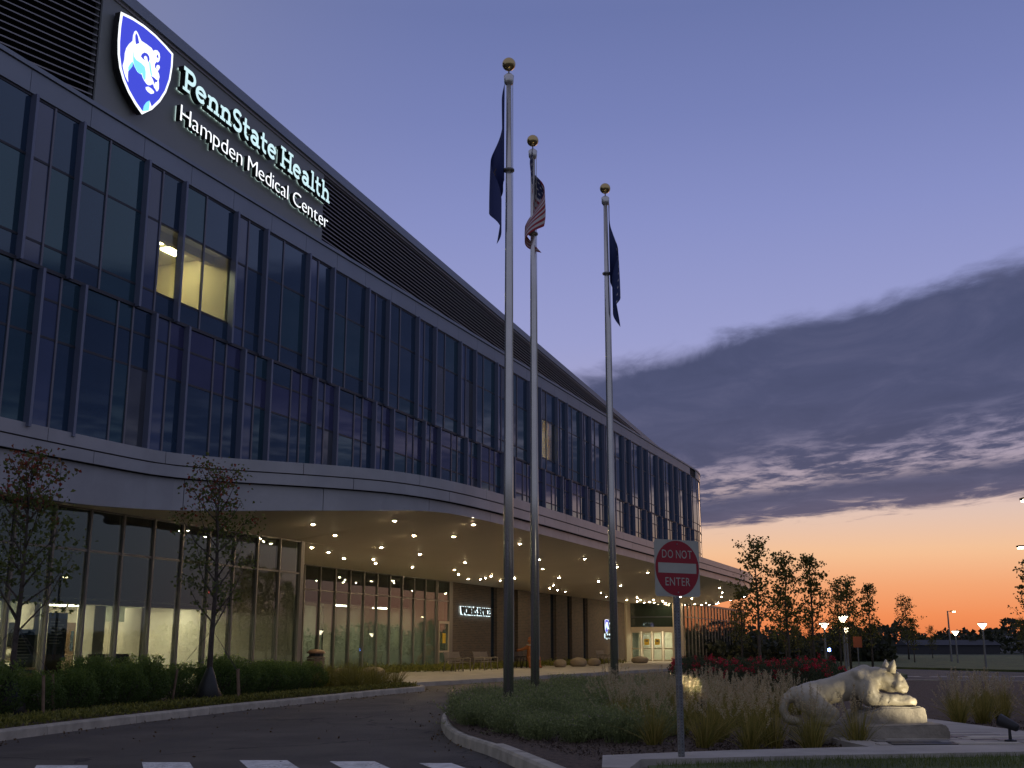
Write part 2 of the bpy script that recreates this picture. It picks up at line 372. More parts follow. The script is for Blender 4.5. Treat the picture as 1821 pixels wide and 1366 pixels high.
def fsweep(us, o0, o1, z0, z1, f=FPu):
    mb = MB()
    n = len(us)
    for u in us: mb.v += [f(u, o0, z0), f(u, o1, z0), f(u, o1, z1), f(u, o0, z1)]
    for i in range(n - 1):
        for j in range(4): mb.f.append((4 * i + j, 4 * i + (j + 1) % 4, 4 * i + 4 + (j + 1) % 4, 4 * i + 4 + j))
    mb.f += [(0, 1, 2, 3), (4 * n - 1, 4 * n - 2, 4 * n - 3, 4 * n - 4)]; mb.m = [0] * len(mb.f); return mb
BLD = thing('medical_building', 'long three storey medical building with dark glass curtain wall and curved entrance canopy', 'building', FP(10, -3, 0), world=True)
ALLU = [-22 + i * 2 for i in range(41)] + [S1 + .8 * i for i in range(1, 24)]
ZB, ZM, ZH, ZC = 6.62, 10.7, 15.07, 15.86
# ---- curtain wall
PER = 4.335; far = MB(); farb = MB()
LIT = lambda k, j: (k == 1 and j in (1, 2, 3)) or (k == 8 and j in (2, 3))
def bays(f0, widths):
    e = [f0]
    for w_ in widths: e.append(e[-1] + w_)
    return list(zip(e, e[1:]))
rows3 = [(ZM + .04, 11.30), (11.36, 13.44), (13.50, ZH - .03)]; rows2 = [(ZB, 8.94), (9.0, 9.93), (9.99, ZM - .04)]
for k in range(-1, 17):
    for fl, f0, W_, rows in ((3, -13.16 + PER * k, (.78, .91, 1.17, 1.475), rows3), (2, -12.39 + PER * k, (.76, .73, 1.41, .61, .825), rows2)):
        for j, (a, b) in enumerate(bays(f0, W_)):
            sp = (j == 0)
            for r, (z0, z1) in enumerate(rows):
                gm = M['glassb'] if sp else M['glassv'] if (fl == 2 and r > 0 and k >= 1 and random.random() < .7) else M['blind'] if random.random() < .05 else M['glasst'] if random.random() < .35 else M['glass']
                if fl == 3 and r == 1 and LIT(k, j): gm = M['clear']
                if k <= 9 or gm is M['clear']: fpane(a + .03, b - .03, 0, z0, z1).build('pane', gm, BLD)
                else: fpane(a + .03, b - .03, 0, z0, z1, farb if sp else far)
            zz0, zz1 = (ZM + .03, ZH + .01) if fl == 3 else (ZB - .02, ZM - .03)
            isfin = j == 0 or (j == 2 if fl == 3 else j == 2)
            if isfin: fbox(a - .045, a + .045, -.03, .19, zz0 - (.06 if fl == 3 else 0), zz1 + .0).build('fin', M['fin'], BLD)
            else: fbox(a - .032, a + .032, -.03, .035, zz0, zz1).build('mullion', M['mull'], BLD)
u = -13.16 + PER * 17
arcm = []
while u < S1 + RC * 1.25:
    for (z0, z1) in rows3 + rows2: fpane(u + .025, u + 1.15, 0, z0, z1, far, f=FPu, tilt=.001)
    fbox(u - .025, u + .025, -.03, .03, ZB, ZH, f=FPu).build('mullion', M['mull'], BLD); u += 1.175
tag(far.build('far_panes', M['glass'], BLD), kind='stuff'); tag(farb.build('far_spandrels', M['glassb'], BLD), kind='stuff')
for z in (11.33, 13.47, 8.97, 9.96): fsweep(ALLU, -.04, .012, z - .032, z + .032).build('transom', M['trans'], BLD)
fsweep(ALLU, -.05, .05, ZM - .045, ZM + .05).build('floor_line', M['trans'], BLD)
fsweep(ALLU, -.05, .02, ZH - .035, ZH + .03).build('head_rail', M['trans'], BLD)
# backing that closes the building behind the glass, with openings for the two lit rooms
for a, b, z0, z1 in ((-24, -8.6, 11.33, 13.8), (-4.2, 22.9, 11.33, 13.8), (26.1, 60, 11.33, 13.8), (-24, 60, 13.8, ZH), (-24, 60, ZB - .3, 11.33)):
    fbox(a, b, -.6, -.3, z0, z1).build('inner_wall', M['darkwall'], BLD)
# ---- coping panels above the glass: each panel its own piece
e = [-22 + 2.1675 * i for i in range(38)]
for a, b in zip(e, e[1:]): fbox(a + .008, b - .008, -.2, .06, ZH + .035, ZC - .14).build('coping_panel', M['panel'], BLD)
fsweep([S1 + .2 + .8 * i for i in range(26)], -.2, .06, ZH + .035, ZC - .14).build('coping_panel', M['panel'], BLD)
fsweep(ALLU, -.25, .0, ZH + .03, ZC - .1).build('coping_backing', M['reveal'], BLD)
fsweep(ALLU, -.6, .11, ZC - .12, ZC).build('parapet_cap', M['panel'], BLD)
mb = MB(); mb.prism([FP(-24, -.5, 0)[:2], FP(60, -.5, 0)[:2], FP(75, -6, 0)[:2], FP(78, -40, 0)[:2], FP(-24, -40, 0)[:2]], ZC - .5, ZC - .3)
mb.build('roof', M['darkwall'], BLD)
# ---- penthouse: sign panel and louvre screen on a plane turned a few degrees from the front
TQ = Vector((.30994, .95076)); NQ = Vector((.95076, -.30994)); PQ = Vector((-11.5652, 28.7815))
def QP(x, y, o=0): p = PQ + TQ * x + NQ * o; return (p.x, p.y, y)
QF = Matrix(((TQ.x, 0, NQ.x, PQ.x), (TQ.y, 0, NQ.y, PQ.y), (0, 1, 0, 0), (0, 0, 0, 1)))      # x along, y up, z out
def qbox(x0, x1, y0, y1, o0, o1, mb=None):
    return (mb or MB()).add([QP(x0, y0, o0), QP(x1, y0, o0), QP(x1, y0, o1), QP(x0, y0, o1), QP(x0, y1, o0), QP(x1, y1, o0), QP(x1, y1, o1), QP(x0, y1, o1)], BOXF)
PB = 15.5
qbox(.1, 13.55, PB, 19.45, -.25, 0).build('sign_panel', M['signpanel'], BLD)
qbox(-.05, 104, 19.5, 19.86, -.5, .12).build('roof_cap', M['panel'], BLD)
qbox(-.02, 104, 19.40, 19.5, -.5, .04).build('roof_cap_lower', M['louver'], BLD)
qbox(13.6, 104, PB, 19.4, -.6, -.45).build('screen_backing', M['reveal'], BLD)
y = PB + .1
while y < 19.4:
    MB().add([QP(13.56, y, -.03), QP(104, y, -.03), QP(104, y + .035, -.03), QP(13.56, y + .035, -.03), QP(13.56, y + .12, -.2), QP(104, y + .12, -.2), QP(104, y + .15, -.2), QP(13.56, y + .15, -.2)],
             [(0, 1, 2, 3), (4, 7, 6, 5), (0, 4, 5, 1), (3, 2, 6, 7), (0, 3, 7, 4), (1, 5, 6, 2)]).build('louver_slat', M['louver'], BLD); y += .17
DL = Vector((.6147, .7888)); NL = Vector((.7888, -.6147)); C0 = Vector(QP(.1, 0, -.02)[:2])
def LP(x, y, o): p = C0 + DL * x + NL * o; return (p.x, p.y, y)
y = PB - .1
def lbox(x0, x1, y0, y1, o0, o1): return MB().add([LP(x0, y0, o0), LP(x1, y0, o0), LP(x1, y0, o1), LP(x0, y0, o1), LP(x0, y1, o0), LP(x1, y1, o0), LP(x1, y1, o1), LP(x0, y1, o1)], BOXF)
lbox(-.03, .12, PB - .3, 19.4, -.7, -.03).build('screen_end', M['reveal'], BLD)
lbox(-14, -.05, PB - .3, 19.4, -.7, -.55).build('screen_backing', M['reveal'], BLD)
while y < 19.4:
    MB().add([LP(-14, y, -.03), LP(-.04, y, -.03), LP(-.04, y + .035, -.03), LP(-14, y + .035, -.03), LP(-14, y + .12, -.22), LP(-.04, y + .12, -.22), LP(-.04, y + .15, -.22), LP(-14, y + .15, -.22)],
             [(0, 1, 2, 3), (4, 7, 6, 5), (0, 4, 5, 1), (3, 2, 6, 7), (0, 3, 7, 4), (1, 5, 6, 2)]).build('louver_slat', M['louver'], BLD); y += .2
lbox(-14, .0, 19.42, 19.86, -.6, .1).build('roof_cap', M['panel'], BLD)

# ---- canopy: ribbon of two panel bands, fascia below, warped soffit
KS = [(-24, .05), (-13, .05), (-9.5, .2), (-7.6, .45), (-6.2, 1.3), (-4.9, 2.5), (-3.4, 3.8), (-2, 4.7), (0, 5.3), (2.5, 5.6), (6, 5.7), (20, 5.7), (46, 5.7), (52, 5.6), (57, 5.0), (62, 3.9), (66.5, 2.1), (70, -.2), (72, -2.4)]
def catmull(P, n=8):
    out = []
    for i in range(len(P) - 1):
        p0, p1, p2, p3 = (np.array(P[max(0, min(len(P) - 1, j))], float) for j in (i - 1, i, i + 1, i + 2))
        # chord-limited tangents keep the long straights straight
        L = np.linalg.norm(p2 - p1); m1 = (p2 - p0) / max(np.linalg.norm(p2 - p0), 1e-6) * L; m2 = (p3 - p1) / max(np.linalg.norm(p3 - p1), 1e-6) * L
        for k in range(n):
            t = k / n; out.append(tuple((2 * t**3 - 3 * t**2 + 1) * p1 + (t**3 - 2 * t**2 + t) * m1 + (-2 * t**3 + 3 * t**2) * p2 + (t**3 - t**2) * m2))
    return out + [P[-1]]
KC = catmull(KS)
KA = np.array(KC); KL = np.concatenate([[0], np.cumsum(np.linalg.norm(np.diff(KA, axis=0), axis=1))])
tn = np.gradient(KA, axis=0); tn /= np.linalg.norm(tn, axis=1)[:, None]; KN = np.stack([-tn[:, 1], tn[:, 0]], 1)
KN *= np.sign(KN[:, 1])[:, None] * 1.0
KN[KA[:, 0] > 60] = np.stack([-tn[:, 1], tn[:, 0]], 1)[KA[:, 0] > 60]
def kat(l, off, z):
    s = np.interp(l, KL, KA[:, 0]); o = np.interp(l, KL, KA[:, 1]); nx = np.interp(l, KL, KN[:, 0]); ny = np.interp(l, KL, KN[:, 1])
    return FP(float(s + nx * off), float(o + ny * off), z)
def edge_z(s): return float(np.interp(s, [-10, -9.5, -7.6, -6, -4.4, -2.3, -1, .5, 3, 60, 70], [4.95, 4.98, 5.08, 5.18, 5.3, 5.45, 5.58, 5.66, 5.67, 5.6, 5.25]))
def ribbon(l0, l1, off0, off1, z0f, z1f, name, m, step=.8):
    ls = sorted(set([l0, l1] + [x for x in np.arange(math.ceil(l0 / step) * step, l1, step) if l0 < x < l1])); mb = MB(); n = len(ls)
    for l in ls:
        s = float(np.interp(l, KL, KA[:, 0])); z0, z1 = z0f(s), z1f(s)
        mb.v += [kat(l, off0, z0), kat(l, off1, z0), kat(l, off1, z1), kat(l, off0, z1)]
    for i in range(n - 1):
        for j in range(4): mb.f.append((4 * i + j, 4 * i + (j + 1) % 4, 4 * i + 4 + (j + 1) % 4, 4 * i + 4 + j))
    mb.f += [(0, 1, 2, 3), (4 * n - 1, 4 * n - 2, 4 * n - 3, 4 * n - 4)]; mb.m = [0] * len(mb.f)
    return mb.build(name, m, BLD)
LT = float(KL[-1]); l = 0; i = 0
while l < LT:                                               # upper band of panels, lower band, fascia: joints staggered
    w_ = 4.1
    ribbon(l + .008, min(l + w_, LT) - .008, -.4, .03, lambda s: 6.37, lambda s: 6.70, 'upper_band_panel', M['fascia'])
    a, b = l + 1.6, min(l + 1.6 + w_, LT)
    if a < LT: ribbon(a + .008, b - .008, -.4, .0, lambda s: 6.02, lambda s: 6.34, 'lower_band_panel', M['fascia'])
    a, b = l + .7, min(l + .7 + w_, LT)
    if a < LT: ribbon(a + .01, b - .01, -.35, -.16, edge_z, lambda s: 6.0, 'fascia_panel', M['fascia'])
    l += w_
ribbon(0, LT, -.5, -.05, lambda s: 6.005, lambda s: 6.66, 'canopy_backing', M['reveal'])
ribbon(0, LT, -.36, -.2, lambda s: edge_z(s) + .01, lambda s: 5.99, 'fascia_backing', M['reveal'])
# canopy roof and soffit
def soff_z(s, o, eo): return 5.0 + (edge_z(s) - 5.0) * min(1, max(0, (o + .85) / max(eo + .85, .05)))
mb = MB(); cols_ = 12; idx = 0
KK = [(float(s), float(o)) for s, o in KA if s < 71.9]
KK2 = []
for p in KK:
    if not KK2 or p[0] > KK2[-1][0] + .02: KK2.append(p)
rowsv = []
for s, o in KK2:
    inn = -6.9 if s < 63.5 else -2.4
    if s < 1.2: inn = -.95
    eo = o - .2; row = []
    os_ = [inn + (eo - inn) * k / cols_ for k in range(cols_ + 1)] if s >= 1.2 else [min(inn, eo)] + [(-.85 if eo > -.85 else eo) + (eo - (-.85 if eo > -.85 else eo)) * k / (cols_ - 1) for k in range(cols_)]
    for oo in os_: mb.v.append(FP(s, oo, soff_z(s, oo, eo)))
for i in range(len(KK2) - 1):
    if KK2[i][0] < 1.2 <= KK2[i + 1][0]: pass
    for k in range(cols_):
        a = i * (cols_ + 1) + k; mb.f.append((a, a + 1, a + cols_ + 2, a + cols_ + 1)); mb.m.append(0)
mb.build('soffit', M['soffit'], BLD, smooth=True)
# soffit behind the corner, over the recess
fbox(.9, 3.2, -6.9, -.86, 5.0, 5.1).build('soffit', M['soffit'], BLD)
mb = MB(); poly = [FP(s, o - .3, 0)[:2] for s, o in KK2] + [FP(72, -.1, 0)[:2], FP(-24, -.1, 0)[:2]]
KD = [p for p in KK2 if p[0] > -7.5]
mb.prism([FP(s, o - .4, 0)[:2] for s, o in KD] + [FP(71, -2.5, 0)[:2], FP(-7.5, -.2, 0)[:2]], 6.5, 6.6); mb.build('canopy_deck', M['darkwall'], BLD)

# ---- ground floor, near glass wall
OL, OR_, OF = -.85, -6.8, -2.35
def storefront(s0, s1, n, o, zt=5.0, zmid=3.88, edges=None, tilt=.0016):
    es = edges or [s0 + (s1 - s0) * i / n for i in range(n + 1)]
    for a, b in zip(es, es[1:]):
        fpane(a + .03, b - .03, o, .27, zmid - .03, tilt=tilt).build('storefront_pane', M['store'], BLD)
        fpane(a + .03, b - .03, o, zmid + .03, zt - .04, tilt=tilt).build('storefront_pane', M['store'], BLD)
    for a in es: fbox(a - .035, a + .035, o - .12, o + .06, .14, zt + .2).build('storefront_mullion', M['frame'], BLD)
    for z0, z1 in ((.12, .26), (zmid - .03, zmid + .03), (zt - .04, zt + .05)): fbox(es[0], es[-1], o - .1, o + .035, z0, z1).build('storefront_rail', M['frame'], BLD)
storefront(0, 0, 0, OL, edges=[1.55 - 1.31 * i for i in range(17)][::-1])
fbox(1.5, 1.72, OL - .25, OL + .08, .1, 5.3).build('corner_post', M['frame'], BLD)
fbox(1.58, 1.7, OR_, OL - .25, .1, 5.3).build('return_wall', M['panel'], BLD)
redg = [1.75 + 1.362 * i for i in range(18)] + [25.07, 26.6]
storefront(0, 0, 0, OR_, edges=redg)
# single door in the last bay of the recess glass
dr = fbox(25.16, 26.5, OR_ + .04, OR_ + .10, 2.62, 2.76).build('side_door', M['framel'], BLD)
for a in (25.16, 26.42): fbox(a, a + .09, OR_ + .04, OR_ + .10, .16, 2.62).build('door_stile', M['framel'], dr)
fbox(25.25, 26.42, OR_ + .04, OR_ + .09, 1.05, 1.15).build('door_rail', M['framel'], dr)
# brick wall with slot windows
def brickwall(s0, s1):
    o = fbox(s0, s1, OR_ - .3, OR_, .1, 5.2).build('brick_wall', M['brick'], BLD); me = o.data; uv = me.uv_layers.new(name='UVMap')
    for p in me.polygons:
        for li in p.loop_indices:
            v = Vector(me.vertices[me.loops[li].vertex_index].co); q = Vector((v.x, v.y)) - P0; uv.data[li].uv = (q.dot(TS) + q.dot(NS), v.z)
slots = [(26.9, 27.05), (32.73, 33.71), (36.63, 37.25), (43.4, 44.56), (46.97, 47.97), (50.58, 51.66)]
e0 = 27.05
fbox(26.64, 27.05, OR_ - .3, OR_ + .05, .1, 5.2).build('brick_jamb', M['frame'], BLD)
for a, b in slots[1:]:
    brickwall(e0, a); e0 = b
    fpane(a, b, OR_ - .22, .2, 5.1).build('slot_window', M['glass'], BLD)
    fbox(a, a + .06, OR_ - .2, OR_ - .03, .15, 5.1).build('slot_frame', M['frame'], BLD)
brickwall(e0, 61.6)
fbox(61.6, 63.2, OR_ - .3, OR_ + .12, .1, 5.3).build('entry_pilaster', M['framel'], BLD)
# ---- entrance: a wall across the end of the recess, double sliding doors, glass transom above
SE = 63.0
def ebox(o0, o1, s0, s1, z0, z1): return fbox(s0, s1, o0, o1, z0, z1)
ebox(-2.95, -2.2, SE - .2, SE + .4, .1, 5.3).build('entry_pilaster', M['framel'], BLD)
ebox(-6.7, -2.95, SE - .05, SE + .15, 2.66, 3.0).build('door_header', M['framel'], BLD)
ebox(-6.7, -2.95, SE - .02, SE + .02, 3.0, 5.2).build('transom_glass', mat('dark_green_glass', (.02, .03, .024), .04, ior=1.7), BLD)
ebox(-6.7, -2.95, SE - .06, SE + .04, 3.8, 3.88).build('transom_bar', M['trans'], BLD)
for a, b in ((-6.7, -5.75), (-5.75, -4.83), (-4.83, -3.9), (-3.9, -2.95)):
    d = ebox(a + .05, a + .14, SE - .03, SE + .03, .16, 2.66).build('entrance_door', M['framel'], BLD)
    ebox(b - .12, b - .03, SE - .03, SE + .03, .16, 2.66).build('door_stile', M['framel'], d)
    for z0, z1 in ((.16, .3), (1.16, 1.26), (2.54, 2.66)): ebox(a + .14, b - .12, SE - .03, SE + .03, z0, z1).build('door_rail', M['framel'], d)
    ebox(a + .14, b - .12, SE - .01, SE + .005, .3, 2.54).build('door_glass', M['store'], d)
ebox(-7, -2.4, SE + 3.4, SE + 3.6, .1, 3.1).build('vestibule_wall', M['beige'], BLD)
ebox(-7, -2.4, SE + .2, SE + 3.4, 3.02, 3.1).build('vestibule_ceiling', M['ceil'], BLD)
ebox(-7, -2.4, SE + .1, SE + 3.4, .1, .15).build('vestibule_floor', M['floorint'], BLD)
ebox(-5.4, -4.2, SE + 1, SE + 2.2, 2.98, 3.01).build('ceiling_panel_light', M['trofferw'], BLD)
# ---- far glass wall
es = [SE + 1.4 + 1.35 * i for i in range(21)]
ff = MB()
for a, b in zip(es, es[1:]): fpane(a + .03, b - .03, OF, .25, 3.82, ff); fpane(a + .03, b - .03, OF, 3.9, 4.96, ff)
tag(ff.build('far_storefront_panes', mat('far_glass', (.02, .025, .02), .02, ior=2.9), BLD), kind='stuff')
for a in es: fbox(a - .03, a + .03, OF - .1, OF + .06, .14, 5.0).build('storefront_mullion', M['frame'], BLD)
for z0, z1 in ((.1, .25), (3.82, 3.9), (4.96, 5.15)): fbox(es[0], es[-1], OF - .1, OF + .04, z0, z1).build('storefront_rail', M['frame'], BLD)
fbox(SE + .4, es[-1], OF - 7, OF - 6.8, .1, 5).build('far_room_wall', M['greenwall'], BLD)
fbox(SE + .4, es[-1] + .1, OF - 7, OF, 4.97, 5.0).build('far_room_ceiling', M['darkwall'], BLD)
fbox(es[-1] + .05, es[-1] + .2, OF - 7, OF, .1, 5.0).build('far_room_end', M['darkwall'], BLD)
fbox(SE + .4, es[-1], OF - 6.8, OF - .2, .1, .14).build('far_room_floor', M['floorint'], BLD)
for a in (69, 76, 83): fbox(a, a + 2.4, OF - 4, OF - 3.6, 2.9, 2.94).build('ceiling_panel_light', M['trofferw'], BLD)
# ---- interior of the near wing: dark upper void, lit waiting room behind a bulkhead
fbox(-22, 1.5, -4.2, -4.0, 2.62, 5.3).build('bulkhead', M['darkwall'], BLD)
fbox(-22, 1.5, -9.2, -9.0, .1, 2.75).build('waiting_room_wall', M['beige'], BLD)
fbox(-22, 1.5, -9.0, -4.0, 2.75, 2.8).build('waiting_room_ceiling', M['ceil'], BLD)
fbox(-22, 1.55, -9.0, -.95, .08, .15).build('waiting_room_floor', M['floorint'], BLD)
fbox(-22, 1.5, -4.0, -.9, 5.25, 5.3).build('void_ceiling', M['darkwall'], BLD)
fbox(-22.2, -22, -9, -.9, .1, 5.3).build('end_wall', M['darkwall'], BLD)
fbox(1.45, 1.57, -9, -.95, .1, 5.3).build('end_wall', M['beige'], BLD)
for a, d_ in ((-13.2, .5), (-8.7, .35), (-6.9, .22), (-4.4, .5), (-2.2, .3)):
    fbox(a, a + d_, -5.2, -4.5, .15, 2.62).build('interior_column', M['beige'], BLD)
for a, b in ((-12.6, -10.8), (-6.6, -4.5), (-1.8, .6)):
    fbox(a, b, -6.6, -6.5, 1.0, 1.12).build('partition_rail', M['frame'], BLD); fbox(a, b, -6.6, -6.5, 2.2, 2.75).build('partition_head', M['greenwall'], BLD)
    for q in np.linspace(a, b, 4): fbox(q - .04, q + .04, -6.6, -6.5, .15, 2.2).build('partition_post', M['frame'], BLD)
for a in np.arange(-21, 1, 2.6):
    for o in (-5.6, -7.8): fbox(a, a + 1.2, o - .15, o + .15, 2.72, 2.748).build('ceiling_panel_light', M['trofferw'], BLD)
for a in (-16.5, -5.4, -1.2):
    d = fbox(a, a + .95, -8.99, -8.93, .15, 2.2).build('interior_door', mat('oak_door', (.16, .09, .045), .5), BLD); fbox(a + .62, a + .78, -8.93, -8.925, 1.2, 1.9).build('vision_pane', M['glass'], d); fbox(a + .84, a + .9, -8.93, -8.88, 1.0, 1.12).build('door_handle', M['galv'], d)
fbox(-22, 1.5, -8.99, -8.95, .95, 1.08).build('wall_rail', M['wood'], BLD)
fbox(-4.3, -2.9, -8.99, -8.93, 1.35, 2.15).build('wall_screen', mat('screen', (.01, .012, .015), .2), BLD)
fbox(-3.6, -.6, -7.9, -7.2, .15, 1.1).build('reception_desk', M['wood'], BLD)
# interior of the recess rooms
fbox(1.8, 26.7, -12.2, -12, .1, 5).build('lobby_wall', M['greenwall'], BLD)
fbox(1.8, 26.7, -12, -9.4, 3.5, 3.56).build('lobby_ceiling', M['ceil'], BLD)
fbox(1.8, 26.7, -9.5, -9.4, 3.5, 5.2).build('bulkhead', M['darkwall'], BLD)
fbox(1.8, 26.7, -9.4, -6.9, 5.15, 5.2).build('void_ceiling', M['darkwall'], BLD)
fbox(1.8, 26.7, -12, -6.95, .08, .15).build('lobby_floor', M['floorint'], BLD)
fbox(26.7, 26.85, -12, -7.1, .1, 5.2).build('end_wall', M['greenwall'], BLD)
for a in (11.6, 14.6, 19.5, 24): fbox(a, a + 1.5, -10.3, -10.0, 3.46, 3.495).build('ceiling_panel_light', M['trofferw'], BLD)
for a, w_ in ((12.6, 1.2), (16.2, 1.1), (21.5, 1.2)):
    fbox(a, a + w_, -11.98, -11.9, .15, 2.3).build('interior_door', mat('dark_door', (.03, .022, .018), .5), BLD)
fbox(18.2, 18.6, -9.9, -9.45, .15, 3.5).build('interior_column', M['beige'], BLD)
# ---- the two lit upstairs rooms
def room(s0, s1, dep, z0, z1, wm, tag_, lights):
    fbox(s0 - .1, s0, -dep, -.3, z0, z1).build(tag_ + '_side_wall', wm, BLD); fbox(s1, s1 + .1, -dep, -.3, z0, z1).build(tag_ + '_side_wall', wm, BLD)
    fbox(s0, s1, -dep - .1, -dep, z0, z1).build(tag_ + '_back_wall', wm, BLD)
    fbox(s0 - .1, s1 + .1, -dep, -.3, z1, z1 + .1).build(tag_ + '_ceiling', M['ceil'], BLD); fbox(s0, s1, -dep, -.3, z0 - .1, z0).build(tag_ + '_floor', M['floorint'], BLD)
    for a, b, o0, o1 in lights: fbox(a, b, o0, o1, z1 - .05, z1 - .01).build('ceiling_panel_light', M['troffer'], BLD)
room(-8.5, -4.3, 5.2, 10.95, 13.72, M['beige'], 'office', ((-6.75, -6.05, -1.75, -1.4), (-5.65, -5.0, -1.9, -1.55)))
fbox(-8.5, -4.3, -1.05, -.85, 13.45, 13.72).build('office_beam', M['beige'], BLD)
room(23.0, 26.0, 4.5, 10.95, 13.72, mat('dim_wall', (.5, .42, .26), .8), 'ward', ((24.0, 25, -3, -2.4),))
for a in (23.25, 25.45): fbox(a, a + .35, -.28, -.2, 11.3, 13.7).build('curtain', mat('ochre_curtain', (.6, .3, .03), .9), BLD)

# ------------------------------------------------------------------ signs on the building
SH = {"SHIELD": [[0.549, 18.979], [1.026, 19.085], [1.587, 19.149], [2.175, 19.145], [2.703, 19.076], [3.083, 19.0], [3.095, 18.588], [3.037, 18.097], [2.873, 17.615], [2.621, 17.182], [2.287, 16.782], [1.836, 16.409], [1.495, 16.558], [1.151, 16.77], [0.886, 17.016], [0.697, 17.295], [0.574, 17.662], [0.524, 18.066], [0.517, 18.551]],
      "HEAD": [[1.133, 18.378], [1.134, 18.541], [1.179, 18.699], [1.248, 18.767], [1.326, 18.736], [1.423, 18.654], [1.519, 18.587], [1.759, 18.612], [2.004, 18.617], [2.1, 18.568], [2.169, 18.641], [2.291, 18.691], [2.396, 18.655], [2.436, 18.548], [2.415, 18.415], [2.343, 18.323], [2.42, 18.296], [2.465, 18.228], [2.43, 18.134], [2.374, 18.06], [2.445, 18.005], [2.483, 17.918], [2.451, 17.796], [2.482, 17.69], [2.49, 17.543], [2.447, 17.447], [2.363, 17.39], [2.271, 17.399], [2.209, 17.464], [2.165, 17.532], [2.037, 17.408], [1.902, 17.416], [1.801, 17.454], [1.714, 17.514], [1.661, 17.591], [1.598, 17.568], [1.454, 17.574], [1.315, 17.658], [1.234, 17.755], [1.209, 17.615], [1.123, 17.483], [1.044, 17.373], [1.051, 17.208], [1.091, 17.054], [0.952, 17.158], [0.867, 17.274], [0.795, 17.419], [0.845, 17.624], [0.843, 17.841], [0.888, 18.02], [0.992, 18.204]],
      "CHIN": [[1.881, 17.296], [1.997, 17.365], [2.152, 17.376], [2.277, 17.348], [2.275, 17.287], [2.15, 17.208], [1.994, 17.203], [1.902, 17.238]],
      "CYAN1": [[1.175, 18.135], [1.229, 17.943], [1.355, 17.891], [1.579, 17.905], [1.758, 17.878], [1.818, 17.745], [1.834, 17.545], [1.799, 17.468], [1.722, 17.524], [1.656, 17.633], [1.598, 17.568], [1.454, 17.574], [1.315, 17.658], [1.233, 17.768], [1.193, 17.953]],
      "CYAN2": [[1.228, 17.737], [1.209, 17.615], [1.123, 17.483], [1.051, 17.382], [1.029, 17.488], [1.097, 17.625], [1.188, 17.751]],
      "CYAN3": [[1.941, 18.131], [1.983, 18.153], [2.036, 18.007], [2.114, 17.806], [2.087, 17.733], [1.993, 17.924]],
      "CYAN4": [[1.867, 16.689], [1.97, 16.857], [2.098, 16.969], [2.107, 16.819], [2.092, 16.649], [1.836, 16.508]],
      "WHITE2": [[2.109, 16.953], [2.192, 16.859], [2.256, 16.771], [2.109, 16.657], [2.116, 16.817]],
      "EAR1": [[1.219, 18.587], [1.25, 18.688], [1.324, 18.645], [1.416, 18.457], [1.286, 18.351], [1.244, 18.453]],
      "EAR2": [[2.259, 18.492], [2.313, 18.575], [2.355, 18.459], [2.3, 18.458]],
      "EYE1": [[1.547, 18.104], [1.587, 18.206], [1.685, 18.302], [1.814, 18.335], [1.908, 18.294], [1.94, 18.212], [1.9, 18.101], [1.866, 18.158], [1.831, 18.23], [1.759, 18.237], [1.687, 18.178], [1.677, 18.113], [1.735, 18.075], [1.655, 18.078], [1.583, 18.093]],
      "EYE2": [[2.212, 18.203], [2.272, 18.304], [2.371, 18.325], [2.415, 18.262], [2.351, 18.254], [2.293, 18.206], [2.266, 18.131], [2.297, 18.093], [2.232, 18.108]],
      "NOSE": [[2.077, 17.745], [2.209, 17.764], [2.311, 17.749], [2.387, 17.763], [2.363, 17.691], [2.277, 17.654], [2.25, 17.575], [2.225, 17.637], [2.163, 17.696]],
      "MOUTH": [[2.155, 17.467], [2.182, 17.541], [2.236, 17.463], [2.322, 17.424], [2.363, 17.39], [2.31, 17.376], [2.214, 17.425], [2.109, 17.397], [1.953, 17.361], [1.863, 17.299], [1.877, 17.335], [1.992, 17.41]]}
def shoelace(P): return sum(a[0] * b[1] - b[0] * a[1] for a, b in zip(P, P[1:] + P[:1]))
def plate(P, z0, z1, name, m, parent, F=QF, rim=None):
    P = [tuple(p) for p in P]
    if shoelace(P) < 0: P = P[::-1]
    return MB().prism(P, z0, z1).build(name, m, parent, M=F)
def shrink(P, k):
    cx = sum(p[0] for p in P) / len(P); cy = sum(p[1] for p in P) / len(P); return [(cx + (x - cx) * k, cy + (y - cy) * k) for x, y in P]
def shield(parent, F):
    plate(shrink(SH['SHIELD'], 1.0), .08, .26, 'shield_case', M['black'], parent, F)
    plate(SH['SHIELD'], .262, .275, 'shield_border', M['white_lit'], parent, F)
    plate(shrink(SH['SHIELD'], .93), .277, .285, 'shield_field', M['blue_lit'], parent, F)
    for i, (k, m) in enumerate((('HEAD', 'white_lit'), ('CHIN', 'white_lit'), ('WHITE2', 'white_lit'), ('CYAN1', 'cyan_lit'), ('CYAN2', 'cyan_lit'), ('CYAN3', 'cyan_lit'), ('CYAN4', 'cyan_lit'),
                                ('EAR1', 'blue_lit'), ('EAR2', 'blue_lit'), ('EYE1', 'blue_lit'), ('EYE2', 'blue_lit'), ('NOSE', 'blue_lit'), ('MOUTH', 'blue_lit'))):
        plate(SH[k], .286, .292 + .0015 * i, 'emblem_' + k.lower().strip('0123456789'), M[m], parent, F)
M['back_glow'] = mat('back_glow', (.6, .8, .8), .5, emit=(.72, .95, .9), es=.6)
sg = thing('shield_sign', 'glowing blue shield sign with white lion head emblem, high on the building', 'sign', QP(1.8, 16.4, .1), world=True)
shield(sg, QF)
